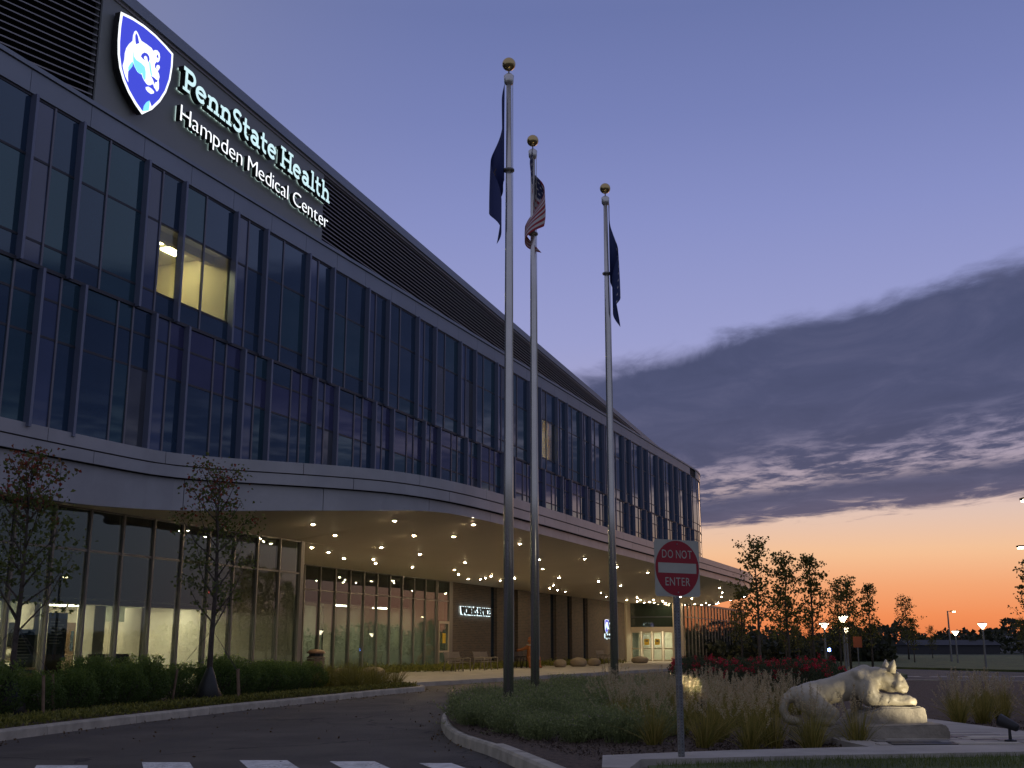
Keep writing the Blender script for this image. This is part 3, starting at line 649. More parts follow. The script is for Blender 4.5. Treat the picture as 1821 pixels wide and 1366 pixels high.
# slab-serif letters drawn from strokes (x, y in cap heights)
def arc(cx, cy, rx, ry, a0, a1, n=12): return [(cx + rx * math.cos(R(a0 + (a1 - a0) * i / n)), cy + ry * math.sin(R(a0 + (a1 - a0) * i / n))) for i in range(n + 1)]
SW, SL = .17, .13
G = {'P': (.74, [[(.2, 0), (.2, 1)], [(.02, .065), (.42, .065)], [(.02, .935), (.46, .935)] + arc(.46, .70, .21, .235, 90, -90)[1:] + [(.2, .465)]]),
     'e': (.70, [arc(.34, .345, .255, .275, 8, 318, 20), [(.1, .37), (.6, .37)]]),
     'n': (.80, [[(.2, 0), (.2, .62)], [(.04, .56), (.2, .56)], [(.03, .06), (.37, .06)], [(.43, .06), (.77, .06)], [(.2, .38)] + arc(.41, .42, .2, .16, 165, 0, 8) + [(.61, 0)]]),
     'S': (.70, [arc(.35, .73, .23, .20, 25, 270, 14) + arc(.35, .29, .25, .22, 90, -155, 14)]),
     't': (.52, [[(.2, .92), (.2, .25)] + arc(.37, .25, .17, .19, 180, 290, 8), [(.02, .60), (.48, .60)]]),
     'a': (.74, [arc(.32, .44, .22, .18, 150, 0, 9) + [(.54, .06)], arc(.32, .21, .2, .155, 0, 360, 16), [(.5, .06), (.72, .06)]]),
     'H': (.98, [[(.2, 0), (.2, 1)], [(.78, 0), (.78, 1)], [(.2, .5), (.78, .5)]] + [[(x, y_), (x + .38, y_)] for x in (.01, .59) for y_ in (.065, .935)]),
     'l': (.42, [[(.21, 0), (.21, 1)], [(.03, .065), (.40, .065)], [(.05, .935), (.21, .935)]]),
     'h': (.80, [[(.2, 0), (.2, 1)], [(.04, .935), (.2, .935)], [(.03, .06), (.37, .06)], [(.43, .06), (.77, .06)], [(.2, .38)] + arc(.41, .42, .2, .16, 165, 0, 8) + [(.61, 0)]])}
def thick(mb, pts, w_, z0, z1):
    n = len(pts); Pn = [Vector(p) for p in pts]; Lf, Rt = [], []
    for i in range(n):
        d = (Pn[min(i + 1, n - 1)] - Pn[max(i - 1, 0)]).normalized(); nn = Vector((-d.y, d.x)) * w_ / 2; Lf.append(Pn[i] + nn); Rt.append(Pn[i] - nn)
    k = len(mb.v)
    for z in (z0, z1): mb.v += [(p.x, p.y, z) for p in Lf] + [(p.x, p.y, z) for p in Rt]
    for i in range(n - 1):
        a, b, c_, d_ = k + i, k + i + 1, k + n + i + 1, k + n + i; h = 2 * n
        for q in ((a + h, d_ + h, c_ + h, b + h), (a, b, c_, d_), (a, a + h, b + h, b), (d_, c_, c_ + h, d_ + h)): mb.f.append(q); mb.m.append(1 if q[0] == a + h and q[1] == d_ + h else 0)
    for i in (0, n - 1): mb.f.append((k + i, k + n + i, k + 3 * n + i, k + 2 * n + i)); mb.m.append(0)
def slab_text(text, x0, x1, y0, cap, parent, F, zo=.06, depth=.2):
    tot = sum(.28 if c_ == ' ' else G[c_][0] for c_ in text); kx = (x1 - x0) / (tot * cap); x = x0
    for c_ in text:
        if c_ == ' ': x += .28 * cap * kx; continue
        w_, st = G[c_]; mb = MB()
        for i, s_ in enumerate(st):
            thin = len(s_) == 2 and abs(s_[0][1] - s_[1][1]) < .01
            thick(mb, [(x + px * cap * kx, y0 + py * cap) for px, py in s_], (SL if thin else SW) * cap, zo, zo + depth + .0015 * i)
        lo_ = mb.build('letter_' + c_.lower(), [M['black'], M['mint_lit']], parent, M=F); hm = MB()
        for i, s_ in enumerate(st): thick(hm, [(x + px * cap * kx, y0 + py * cap) for px, py in s_], .08 * cap, .025 + .001 * i, .035 + .001 * i)
        hm.build('back_glow', M['back_glow'], lo_, M=F); x += w_ * cap * kx
lt = thing('name_sign', 'large lit slab letters reading PennState Health on the roof screen', 'sign', QP(8.5, 18.1, .1), world=True)
slab_text('PennState Health', 3.68, 13.6, 18.15, .77, lt, QF)
l2 = thing('subtitle_sign', 'smaller lit white letters reading Hampden Medical Center below the slab letters', 'sign', QP(8.5, 17.1, .1), world=True)
Fz = lambda x, y, z: QF @ Matrix.Translation((x, y, z))
letters('Hampden Medical Center', .79, .16, M['black'], l2, Fz(3.74, 17.12, .13), gap=.10, fit=9.85, name='letter_case', bold=-.012)
letters('Hampden Medical Center', .79, .012, M['white_lit'], l2, Fz(3.74, 17.12, .222), gap=.10, fit=9.85, name='letter', bold=-.012)
letters('Hampden Medical Center', .79, .01, M['back_glow'], l2, Fz(3.74, 17.12, .03), gap=.10, fit=9.85, name='back_glow', bold=-.02)
# small signs on the brick
BF = lambda s, z, o: Matrix(((TS.x, 0, NS.x, FP(s, o, z)[0]), (TS.y, 0, NS.y, FP(s, o, z)[1]), (0, 1, 0, z), (0, 0, 0, 1)))
ws = thing('wall_sign', 'halo lit dark letters reading WOMEN\'S SERVICES on the brick wall', 'sign', FP(30, OR_ + .05, 3.2), world=True)
letters("WOMEN'S SERVICES", .62, .07, M['black'], ws, BF(27.95, 3.2, OR_ + .16), fit=4.5, bold=.012)
letters("WOMEN'S SERVICES", .62, .02, M['halo'], ws, BF(27.95, 3.2, OR_ + .09), fit=4.5, name='letter_glow', bold=.035)
w2 = thing('entrance_sign', 'small lit shield sign with halo lettering on brick beside the entrance', 'sign', FP(57, OR_ + .05, 2), world=True)
sF = BF(55.55, 0, OR_) @ Matrix.Translation((0, 2.35, .02)) @ Matrix.Diagonal((.42, .42, .42, 1)) @ Matrix.Translation((-.52, -16.4, 0))
shield(w2, sF)
for tx, z, wd_, h_ in (('PennState', 3.18, 2.0, .30), ('Health', 2.78, 1.35, .30), ('Hampden Medical Center', 2.05, 3.2, .34)):
    letters(tx, h_ * 1.38, .05, M['black'], w2, BF(56.75 if z > 2.5 else 55.75, z, OR_ + .12), fit=wd_, bold=.006)
    letters(tx, h_ * 1.38, .02, M['halo'], w2, BF(56.75 if z > 2.5 else 55.75, z, OR_ + .06), fit=wd_, name='letter_glow', bold=.02)

# ------------------------------------------------------------------ downlights in the soffit
LIGHTS = [(-1.6, 1.6), (1.3, .7), (.4, 3.5), (4, 2.4), (5.7, 3.2), (3.7, 4.9), (3.5, -1.6), (5.7, -2.2), (8.6, -3.2), (5.6, .2), (9.5, -2.3), (11.7, -3.4), (9.1, .1), (14.5, -3), (13.8, 0), (17, -2), (20.3, -3.3), (24.2, -4.5), (24.7, -4), (23.8, -3.3), (22.4, -2.4), (26.3, -3.5), (10.4, 4), (16.6, 2.5), (20.8, 1.1), (24.5, -1.9), (19.1, 3.9), (24.7, 3.8), (30, 4), (26.3, 0), (32.2, -2.5), (35.4, -3.9), (37.7, -4.2), (39.8, -4.4), (31.5, .6), (36.3, .5), (42.9, -2.9), (48.9, -4.4), (54.9, -4.6), (50.5, -2.5), (57.9, -4.6), (55.6, -3.7), (60.7, -4.8), (60.2, -4.2), (55.1, -2.5), (61.3, -4.1), (58.4, -2.6), (62.3, -3.4), (57.1, .1), (64.9, -.5), (68.7, -1.1), (68.5, -.4), (67.5, 0), (66, 1.4), (63.2, 3.1), (48.8, 4.1), (54, 3.2), (59.4, 2), (53, .2), (65.8, -1.7), (67.9, -1.6)]
KX = [p[0] for p in KK2]; KO = [p[1] for p in KK2]
proto = None
for s, o in LIGHTS:
    eo = float(np.interp(s, KX, KO)) - .2; z = soff_z(s, o, eo)
    if proto is None:
        proto = thing('downlight', 'small round warm downlight glowing in the tan canopy soffit', 'light', group='downlights scattered over the canopy soffit')
        MB().lathe([(.0, 0), (.11, 0), (.11, -.03), (.06, -.03), (.06, -.01)], 14).build('trim_ring', M['framel'], proto)
        MB().lathe([(.0, -.05), (.03, -.046), (.05, -.028), (.055, -.012)], 10).build('lens', M['lamp'], proto)
        d = proto
    else: d = copy_tree(proto)
    d.location = FP(s, o, z - .01)

# ------------------------------------------------------------------ ground
def sheet(name, poly, z, m, kind='structure', sub=None):
    mb = MB(); mb.add([(x, y, z) for x, y in poly], [tuple(range(len(poly)))]); o = mb.build(name, m); return tag(o, kind=kind)
def slab(name, poly, z0, z1, m):
    if shoelace(list(poly)) < 0: poly = list(poly)[::-1]
    return tag(MB().prism(poly, z0, z1).build(name, m), kind='structure')
sheet('ground', [(-3000, -3000), (3000, -3000), (3000, 3000), (-3000, 3000)], -.06, M['field'])
sheet('road', [(-80, -60), (160, -60), (160, 60), (60, 78), (40, 92), (-80, 92)], 0, M['asphalt'])
slab('lawn', [(13, 86), (24.2, 73.5), (27.7, 64.5), (33, 58.5), (60, 52), (220, 44), (220, 180), (13, 180)], -.05, .12, M['soil_grass'])
side = [FP(s, o, 0)[:2] for s, o in ((-.2, -.8), (1.2, 1.2), (2.6, 3.0), (10.4, 3.4), (20.8, 3.9), (30, 4.4), (45, 4.8), (64, 4.2), (96, 3.0), (96, -2.3), (63.2, -2.3), (63.2, -6.8), (1.6, -6.8), (1.6, -.85))]
slab('sidewalk', side, -.05, .15, M['concrete'])
def resample(P, d=.25):
    P = np.array(catmull(P, 10)); L = np.concatenate([[0], np.cumsum(np.linalg.norm(np.diff(P, axis=0), axis=1))]); n = int(L[-1] / d)
    t = np.linspace(0, L[-1], n); return np.stack([np.interp(t, L, P[:, 0]), np.interp(t, L, P[:, 1])], 1)
def kerb(name, P, side_, piece=2.9, wd_=.17, h=.15):
    Q = resample(P, .2); tn_ = np.gradient(Q, axis=0); tn_ /= np.linalg.norm(tn_, axis=1)[:, None]; nn = np.stack([tn_[:, 1], -tn_[:, 0]], 1) * side_
    root = thing(name, None, None, (*Q[0], 0), world=True); tag(root, kind='structure'); k = int(piece / .2)
    for i in range(0, len(Q) - 1, k):
        ii = list(range(i, min(i + k + 1, len(Q)))); mb = MB(); m_ = len(ii)
        if m_ < 2: continue
        jz = random.uniform(-.006, .006)
        for q, j in enumerate(ii):
            p = Q[j] + tn_[j] * (.008 if q == 0 else -.008 if q == m_ - 1 else 0); n_ = nn[j]
            prof = [(.015, -.05), (.0, h - .03), (-.02, h), (-wd_, h), (-wd_, -.05)]
            mb.v += [(p[0] + n_[0] * a, p[1] + n_[1] * a, z + jz) for a, z in prof]
        for q in range(m_ - 1):
            for a in range(5): mb.f.append((5 * q + a, 5 * q + (a + 1) % 5, 5 * q + 5 + (a + 1) % 5, 5 * q + 5 + a)); mb.m.append(0)
        mb.f += [(0, 1, 2, 3, 4), tuple(5 * m_ - 1 - a for a in range(5))]; mb.m += [0, 0]
        mb.build('kerb_stone', M['kerb'], root)
    return Q - nn * wd_ * .5
BK = [(-9.2, 10.5), (-8.43, 13.67), (-7.75, 15.5), (-7.53, 17.5), (-6.99, 20.7), (-6.13, 24.6), (-5.12, 28.4), (-4.0, 32.85), (-2.98, 36.0), (-2.75, 37.0), (-3.0, 37.9), (-4.2, 38.6), (-6.2, 39.6)]
IK = [(.55, 11.4), (.18, 13.1), (-.24, 15), (-.83, 17.2), (-1.19, 20.2), (-1.28, 22.5), (-1.0, 25.6), (-.2, 29), (1.6, 33.5), (4.5, 38.5), (8, 43), (11, 45), (15, 44.5), (19, 42), (26, 40), (40, 38)]
bq = kerb('bed_kerb', BK, 1); iq = kerb('island_kerb', IK, -1)
def bed_mesh(name, poly, m, zf, step=.35):
    """soil surface with a gentle mound"""
    bm = bmesh.new(); vs = [bm.verts.new((x, y, 0)) for x, y in poly]; f = bm.faces.new(vs)
    bmesh.ops.triangulate(bm, faces=[f]); 
    for _ in range(7):
        ed = [e_ for e_ in bm.edges if e_.calc_length() > step * 2.2 and (e_.verts[0].co.y < 45)]
        if not ed: break
        bmesh.ops.subdivide_edges(bm, edges=ed, cuts=1); bmesh.ops.triangulate(bm, faces=bm.faces[:])
    for v in bm.verts: v.co.z = zf(v.co.x, v.co.y)
    me = bpy.data.meshes.new(name); bm.to_mesh(me); bm.free(); me.materials.append(m); me.polygons.foreach_set('use_smooth', [True] * len(me.polygons)); return tag(link(name, me), kind='structure')
wallp = [FP(s, OL + .1, 0)[:2] for s in (1.2, -8, -20)]
bz = lambda x, y: .135 + .03 * noise.noise((x * .8, y * .8, 0)) + .015 * noise.noise((x * 4, y * 4, 3))
bed_mesh('planting_bed', [tuple(p) for p in bq[::3]] + [tuple(p) for p in wallp], M['mulch'], bz)
def iz(x, y):
    m_ = math.exp(-((x - 1.8) ** 2 / 9 + (y - 23) ** 2 / 60)); return .13 + .10 * m_ + .03 * noise.noise((x * .7, y * .7, 5)) + .015 * noise.noise((x * 4, y * 4, 9))
bed_mesh('island_bed', [tuple(p) for p in iq[::3]] + [(40, 12), (1.2, 11.3)], M['mulch'], iz)
slab('far_bed', [(8.6, 47.5), (12, 46.3), (15.2, 47), (17.5, 52), (21, 66), (23, 73), (13, 84), (12.5, 66)], -.05, .16, M['soil_grass'])
# concrete walk, plaza, lawn strip: each a little above the bed
slab('walk', [(.85, 11.3), (.95, 12.5), (2.4, 13.1), (4.09, 13.57), (5.95, 13.86), (8, 14.3), (14, 15.2), (14, 14.3), (9, 13.45), (5.54, 12.92), (2.95, 12.44), (1.3, 12.05), (1.1, 11.2)], .0, .245, M['concrete'])
slab('plaza', [(4.09, 13.575), (4.0, 14.6), (4.1, 16.2), (5.2, 18.7), (6.58, 19.03), (6.94, 16.13), (9, 15.4), (14, 15.7), (14, 15.205), (8, 14.305), (5.95, 13.865)], .0, .24, M['concrete'])
plz = bpy.data.objects['plaza']
for r in range(9):                                            # stone pavers in a random ashlar band
    yy = 13.78 + r * .23; x = 4.25 + .05 * r + .16 * (r % 2)
    while x < 5.95 - .05 * r + (.5 if r < 5 else 0):
        w_ = random.choice((.16, .3, .45, .62, .8)); c_ = random.choice(('concrete', 'concrete', 'kerb', 'dark', 'mid'))
        pm = M[c_] if c_ in M else mat('paver_' + c_, (.025, .025, .027) if c_ == 'dark' else (.17, .16, .145), .6, var=.2, vscale=5, bump=.2, bscale=40)
        MB().prism([(x + .012, yy + .01 + x * .09 - .4), (x + w_ - .012, yy + .01 + (x + w_) * .09 - .4), (x + w_ - .012, yy + .215 + (x + w_) * .09 - .4), (x + .012, yy + .215 + x * .09 - .4)], .2, .252 + random.uniform(-.003, .003)).build('paver', pm, plz)
        x += w_
slab('lawn_strip', [(1.35, 11.9), (2.95, 12.435), (5.54, 12.91), (9, 13.44), (14, 14.29), (14, 8), (1.2, 8)], .0, .20, M['soil_grass'])
# painted markings
def mark(name, poly, label): return tag(MB().prism(poly if shoelace(poly) > 0 else poly[::-1], .001, .005).build(name, M['paint']), kind='structure')
for (x0, x1, y_) in ((-5.55, -4.95, 13.95), (-4.43, -3.86, 14.3), (-3.32, -2.74, 14.55), (-2.2, -1.66, 14.42), (-1.1, -.72, 14.2)):
    mark('crosswalk_stripe', [(x0, y_), (x1, y_), (x1 + .75, y_ - 2.2), (x0 + .75, y_ - 2.2)], '')
for i in range(6): x = 18.3 + i * 1.25; mark('lane_dash', [(x, 54.7), (x + .72, 54.5), (x + .72, 54.95), (x, 55.1)], '')
mark('lane_arrow', [(18.1, 46.2), (19.6, 46.0), (19.6, 46.6), (20.4, 46.2), (19.6, 45.7), (19.6, 45.8), (18.1, 46.0)], '')

# ------------------------------------------------------------------ flagpoles and flags
def flagpole(loc, h, label):
    t = thing('flagpole', label, 'flagpole', loc, group='flagpoles in the island bed'); z0 = 0
    MB().tube([(0, 0, -.1), (0, 0, h * .35), (0, 0, h * .7), (0, 0, h - .55)], [.088, .085, .068, .05], 20).build('pole', M['alu'], t, smooth=True)
    MB().lathe([(.16, 0), (.16, .05), (.12, .1), (.09, .12)], 20).build('base_collar', M['alu'], t, smooth=True)
    MB().lathe([(.05, h - .56), (.09, h - .5), (.1, h - .36), (.07, h - .33), (.03, h - .31), (.015, h - .3), (.015, h - .22)], 16).build('truck', M['alu'], t, smooth=True)
    MB().lathe([(.001, h - .23)] + [(.13 * math.sin(a), h - .11 - .13 * math.cos(a)) for a in np.linspace(.15, math.pi - .02, 12)], 20).build('ball', M['gold'], t, smooth=True)
    MB().tube([(.085, -.02, .9), (.075, -.02, h * .5), (.075, -.02, h - .5)], .006, 4).build('halyard', M['signwhite'], t)
    MB().lathe([(.06, h * .81), (.105, h * .81), (.105, h * .813), (.06, h * .813)], 16).build('ring', M['galv'], t, smooth=True)
    return t
flagpole((-.06, 20, .2), 12.2, 'nearest and tallest looking aluminium flagpole with gold ball, on the left')
flagpole((.46, 23.4, .2), 12.2, 'middle aluminium flagpole with gold ball carrying the striped flag')
flagpole((2.28, 26.1, .2), 12.2, 'farthest aluminium flagpole with gold ball, right of the other two')
def flag(name, label, loc, H, L, wid, side_, mats, pick, seed, flip=1):
    """limp flag: fly edge hangs down along the pole in folds"""
    r_ = random.Random(seed); na, nb = 36, 30; V = []; ph = r_.random() * 6
    for i in range(na + 1):
        a = i / na
        for j in range(nb + 1):
            b = j / nb
            drop = a * L * (.92 - .3 * b); z = -b * H * (1 - .2 * a) - drop
            amp = wid * min(1, (a * 2.6 + .12)) * (.55 + .45 * math.sin(min(1, (-z) / (H + L) * 1.6) * math.pi * .55))
            fold = math.sin(a * 9.5 + ph + b * 1.4); x = side_ * amp * (.62 + .38 * fold) if side_ else amp * (.15 + .9 * math.sin(a * 7 + b * 2.4 + ph)) * .8
            y_ = wid * .55 * math.cos(a * 9.5 + ph + b * 1.1) * a ** .5
            V.append((x, y_, z))
    me = bpy.data.meshes.new(name); F = [(i * (nb + 1) + j, i * (nb + 1) + j + 1, (i + 1) * (nb + 1) + j + 1, (i + 1) * (nb + 1) + j) for i in range(na) for j in range(nb)]
    me.from_pydata(V, [], F)
    for m_ in mats: me.materials.append(m_)
    me.polygons.foreach_set('material_index', [pick(i / na, j / nb) for i in range(na) for j in range(nb)]); me.polygons.foreach_set('use_smooth', [True] * len(F))
    o = link(name, me); o.location = loc; tag(o, label, 'flag')
    so_ = o.modifiers.new('cloth', 'SOLIDIFY'); so_.thickness = .004; return o
cb, cw, cr_, cn = mat('flag_blue', (.025, .04, .15), .7), mat('flag_white', (.55, .53, .55), .7), mat('flag_red', (.33, .03, .05), .7), mat('flag_navy', (.02, .025, .09), .7)
def stars(a, b): return 1 if (int(a * 36) % 3 == 1 and int(b * 30) % 3 == 1) else 3
flag('flag', 'limp dark blue flag hanging on the left side of the nearest flagpole', (-.12, 20, 11.9), 2.0, 2.6, .31, -1, [cb, mat('flag_gold', (.16, .11, .05), .7)], lambda a, b: 1 if abs(a - .5) < .06 and abs(b - .5) < .12 and int(a * 72 + b * 30) % 2 else 0, 3)
flag('flag', 'limp red and white striped flag with starry blue canton', (.47, 23.32, 12.15), 1.6, 2.0, .32, 0, [cr_, cw, cn, cn], lambda a, b: (stars(a, b) if a < .42 and b < .54 else int(b * 13) % 2), 5)
flag('flag', 'limp blue flag with small white marks hanging on the farthest flagpole', (2.34, 26.02, 11.95), 2.0, 2.55, .25, 1, [mat('flag_deep_blue', (.012, .028, .12), .7), cw], lambda a, b: 1 if .35 < a < .6 and int(a * 36) % 5 == 0 and int(b * 30) % 4 == 0 else 0, 9)

# ------------------------------------------------------------------ do-not-enter sign
dn = thing('road_sign', 'square white sign with red disc reading DO NOT ENTER on a perforated post', 'sign', (1.77, 12.3, .2), world=True)
SF = Matrix.Translation((1.765, 12.3, 2.17)) @ Matrix.Rotation(R(30), 4, 'Z') @ Matrix.Rotation(R(90), 4, 'X')   # x right, y up, z to viewer
def rrect(w_, h_, r_, n=5):
    out = []
    for cx, cy, a0 in ((w_ / 2 - r_, h_ / 2 - r_, 0), (-w_ / 2 + r_, h_ / 2 - r_, 90), (-w_ / 2 + r_, -h_ / 2 + r_, 180), (w_ / 2 - r_, -h_ / 2 + r_, 270)):
        out += [(cx + r_ * math.cos(R(a0 + 90 * i / n)), cy + r_ * math.sin(R(a0 + 90 * i / n))) for i in range(n + 1)]
    return out
disc = lambda r_, cx=0, cy=0, n=48: [(cx + r_ * math.cos(2 * math.pi * i / n), cy + r_ * math.sin(2 * math.pi * i / n)) for i in range(n)]
plate(rrect(.60, .60, .035), 0, .003, 'sign_plate', M['signwhite'], dn, SF)
plate(disc(.292), .0035, .0045, 'red_disc', M['signred'], dn, SF)
plate([(-.255, -.053), (.255, -.053), (.255, .053), (-.255, .053)], .005, .0058, 'white_bar', M['signwhite'], dn, SF)
for tx, yb, w_ in (('DO NOT', .105, .40), ('ENTER', -.185, .33)): letters(tx, .125, .001, M['signwhite'], dn, SF @ Matrix.Translation((-w_ / 2, yb, .0056)), gap=.14, fit=w_)
for yb in (.255, -.255): plate(disc(.007, 0, yb, 10), .005, .012, 'bolt', M['galv'], dn, SF)
PFm = Matrix.Translation((1.765, 12.3, 0)) @ Matrix.Rotation(R(30), 4, 'Z')
MB().box(-.025, .025, .004, .054, -.2, 2.44).build('post', M['galv'], dn, M=PFm)
hb = MB()
for i in range(70):
    z = .25 + i * .0254 * 1.2
    if z > 1.86: break
    hb.add([(.006 * math.cos(q), .0035, z + .006 * math.sin(q)) for q in np.linspace(0, 2 * math.pi, 8, endpoint=False)], [tuple(range(8))])
    hb.add([(-.0255, .029 + .006 * math.cos(q), z + .006 * math.sin(q)) for q in np.linspace(0, 2 * math.pi, 8, endpoint=False)], [tuple(range(8))])
hb.build('post_holes', M['black'], dn, M=PFm)

# ------------------------------------------------------------------ lion statue on its rock
stx, sty = 4.30, 15.3
sr = thing('lion_statue', 'pale stone crouching mountain lion statue with a curled tail, on a rock base', 'statue', (stx, sty, .25))
B = []
B += chain([(-.56, 0, .46, .165), (-.25, 0, .53, .155), (.05, 0, .60, .165), (.28, 0, .65, .185)])                      # trunk
B += chain([(.26, 0, .69, .165), (.42, -.02, .70, .15), (.56, -.05, .68, .14)])                                     # neck
B += [(.62, -.06, .67, .15), (.68, -.07, .655, .135), (.75, -.09, .62, .10), (.80, -.10, .60, .085), (.78, -.10, .565, .075), (.69, -.17, .63, .07), (.72, .02, .63, .07), (.71, -.16, .72, .05), (.73, -.02, .72, .05)]   # head, muzzle, cheeks, brows
B += chain([(-.52, -.13, .44, .17), (-.40, -.18, .32, .13), (-.20, -.19, .26, .08)]) + chain([(-.20, -.19, .25, .075), (-.42, -.21, .20, .065), (-.24, -.21, .17, .065)])  # near hind leg
B += chain([(-.48, .13, .44, .16), (-.36, .17, .30, .12), (-.2, .18, .24, .07), (-.36, .2, .2, .06)])
B += chain([(.30, -.16, .60, .14), (.27, -.2, .46, .10), (.45, -.21, .43, .08), (.70, -.21, .43, .07), (.82, -.21, .43, .07), (.86, -.2, .42, .06)])   # near foreleg lying forward
B += chain([(.30, .15, .58, .12), (.22, .18, .42, .08), (.20, .18, .32, .065), (.30, .18, .30, .06)])                # far foreleg
B += chain([(-.66, 0, .52, .08), (-.80, -.02, .44, .06), (-.85, -.04, .30, .055), (-.80, -.08, .19, .055), (-.66, -.14, .17, .05)])  # tail
NEG = lambda L: [(*p[:4], 1) for p in L]
B += NEG([(.735, -.175, .675, .035), (.775, .0, .675, .035)] + chain([(.84, -.16, .565, .022), (.76, -.19, .56, .024), (.70, -.21, .575, .02)]) + chain([(.40, -.24, .56, .03), (.50, -.22, .56, .035), (.62, -.22, .54, .03)]) + chain([(.0, -.22, .50, .03), (-.12, -.22, .46, .035), (-.25, -.2, .50, .03)]) + [(.86, -.24, .47, .02), (.875, -.2, .48, .02)])   # eyes, mouth, folds, toes
B += chain([(.16, -.13, .74, .07), (.30, -.17, .66, .08)])                                                          # shoulder blade
body = metaball(B, .022)
for v in body.vertices: v.co += v.normal * (noise.fractal(v.co * 6, 1, 2, 4) * (.012 + .018 * max(0, min(1, (v.co.x - .1) * 3)) * (v.co.z > .45)))
bpy.context.view_layer.update()
body.transform(Matrix.Diagonal((.95, 1, 1, 1)))
body.materials.append(M['limestone']); ob = link('lion_body', body, sr)
eye = MB()
for y_ in (-.15, .06): eye.lathe([(.001, 0), (.016, .006), (.016, .014), (.001, .02)], 8, (.70, y_, .80))
for y_, t_ in ((-.15, -.06), (.07, .06)):
    MB().tube([(.585, y_ - .02, .79), (.60, y_ - .02 + t_ * .5, .87), (.615, y_ - .02 + t_, .94)], [.06, .045, .006], 8).build('ear', M['limestone'], sr, smooth=True)
def rocky(name, prof, y0, y1, m, parent, amp=.02, seed=0, cuts=5):
    mb = MB(); n = len(prof); mb.v = [(x, y0, z) for x, z in prof] + [(x, y1, z) for x, z in prof]
    mb.f = [tuple(range(n)), tuple(reversed(range(n, 2 * n)))] + [(i, i + n, (i + 1) % n + n, (i + 1) % n) for i in range(n)]; mb.m = [0] * (n + 2)
    o = mb.build(name, m, parent); bm = bmesh.new(); bm.from_mesh(o.data); bmesh.ops.triangulate(bm, faces=[f for f in bm.faces if len(f.verts) > 4]); bmesh.ops.bevel(bm, geom=[e_ for e_ in bm.edges if e_.calc_face_angle(0) > .5], offset=.02, segments=2, affect='EDGES')
    bmesh.ops.triangulate(bm, faces=bm.faces[:])
    for _ in range(4):
        ed = [e_ for e_ in bm.edges if e_.calc_length() > .09]
        if not ed: break
        bmesh.ops.subdivide_edges(bm, edges=ed, cuts=1); bmesh.ops.triangulate(bm, faces=bm.faces[:])
    bm.normal_update()
    for v in bm.verts: v.co += v.normal * (noise.fractal(v.co * 3.5 + Vector((seed, 0, 0)), 1, 2, 4) * amp)
    bm.to_mesh(o.data); bm.free(); return o
rocky('rock_base', [(-.68, -.1), (-.64, .10), (-.3, .13), (.02, .17), (.16, .30), (.40, .345), (.88, .37), (.91, .33), (.96, .0), (.96, -.1)], -.36, .36, M['rock'], sr, .03, 1)
rocky('lower_slab', [(.05, -.1), (.05, .14), (.6, .16), (1.04, .165), (1.10, .10), (1.11, -.06), (1.06, -.1)], -.66, .1, M['rock'], sr, .02, 5)

# ------------------------------------------------------------------ ground floodlights
def spot(name, loc, target, energy, size, color, parent=None, blend=.6, radius=.04):
    li = bpy.data.lights.new(name, 'SPOT'); li.energy = energy; li.spot_size = R(size); li.spot_blend = blend; li.color = color; li.shadow_soft_size = radius
    o = bpy.data.objects.new(name, li); col.objects.link(o); o.location = loc; o.rotation_euler = (Vector(target) - Vector(loc)).to_track_quat('-Z', 'Y').to_euler(); return o
def flood(loc, target, label, energy, size, color=(1, .86, .6)):
    t = thing('floodlight', label, 'light', loc, group='ground floodlights'); d = (Vector(target) - Vector(loc) - Vector((0, 0, .2))).normalized(); c_ = Vector((0, 0, .2))
    MB().lathe([(.07, 0), (.07, .02), (.02, .03), (.016, .14), (.016, .15)], 10).build('stake', M['black'], t)
    MB().tube([c_ - d * .12, c_ - d * .1, c_ - d * .02, c_ + d * .09, c_ + d * .12], [.03, .05, .058, .072, .078], 16).build('housing', M['black'], t, smooth=True)
    MB().tube([c_ + d * .1205, c_ + d * .123], [.068, .066], 16).build('lens', mat('flood_lens', (1, .9, .7), .4, emit=(1, .85, .6), es=2.5), t)
    s_ = spot('floodlight_beam', c_ + d * .14, c_ + d * 2, energy, size, color); s_.parent = t; return t
flood((5.95, 14.2, .25), (4.98, 15.2, 1.0), 'small black floodlight on the paving, aimed at the lion statue', 105, 60)
flood((4.95, 16.0, .24), (4.0, 15.35, .60), 'small black floodlight hidden behind the lion statue, aimed at its belly', 7, 80)
flood((2.98, 18.3, .22), (.2, 21.5, 7.0), 'black floodlight among the feathery grasses, aimed up at the flagpoles', 150, 58)
flood((11.0, 46.6, .16), (10.0, 60, 8), 'tiny bright floodlight beyond the red roses', 20, 60, (1, 1, 1))

# ------------------------------------------------------------------ plants
LG = lambda n, st, r=.6: mat(n, st[len(st) // 2][1], r, attr=st)
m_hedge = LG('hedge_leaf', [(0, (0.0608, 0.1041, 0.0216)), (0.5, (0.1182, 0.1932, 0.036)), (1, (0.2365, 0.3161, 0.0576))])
m_gc = LG('groundcover_leaf', [(0, (0.0935, 0.1028, 0.0224)), (0.5, (0.2055, 0.215, 0.0411)), (1, (0.3177, 0.299, 0.0655))])
m_tree = LG('maple_leaf', [(0, (0.0813, 0.1155, 0.0272)), (0.55, (0.1393, 0.1668, 0.0373)), (0.72, (0.1742, 0.1284, 0.0373)), (0.85, (0.2323, 0.0719, 0.0373)), (1, (0.3483, 0.0642, 0.0475))])
m_tree2 = LG('street_tree_leaf', [(0, (0.0837, 0.0888, 0.0183)), (0.5, (0.1812, 0.1648, 0.0329)), (1, (0.3346, 0.2408, 0.0401))])
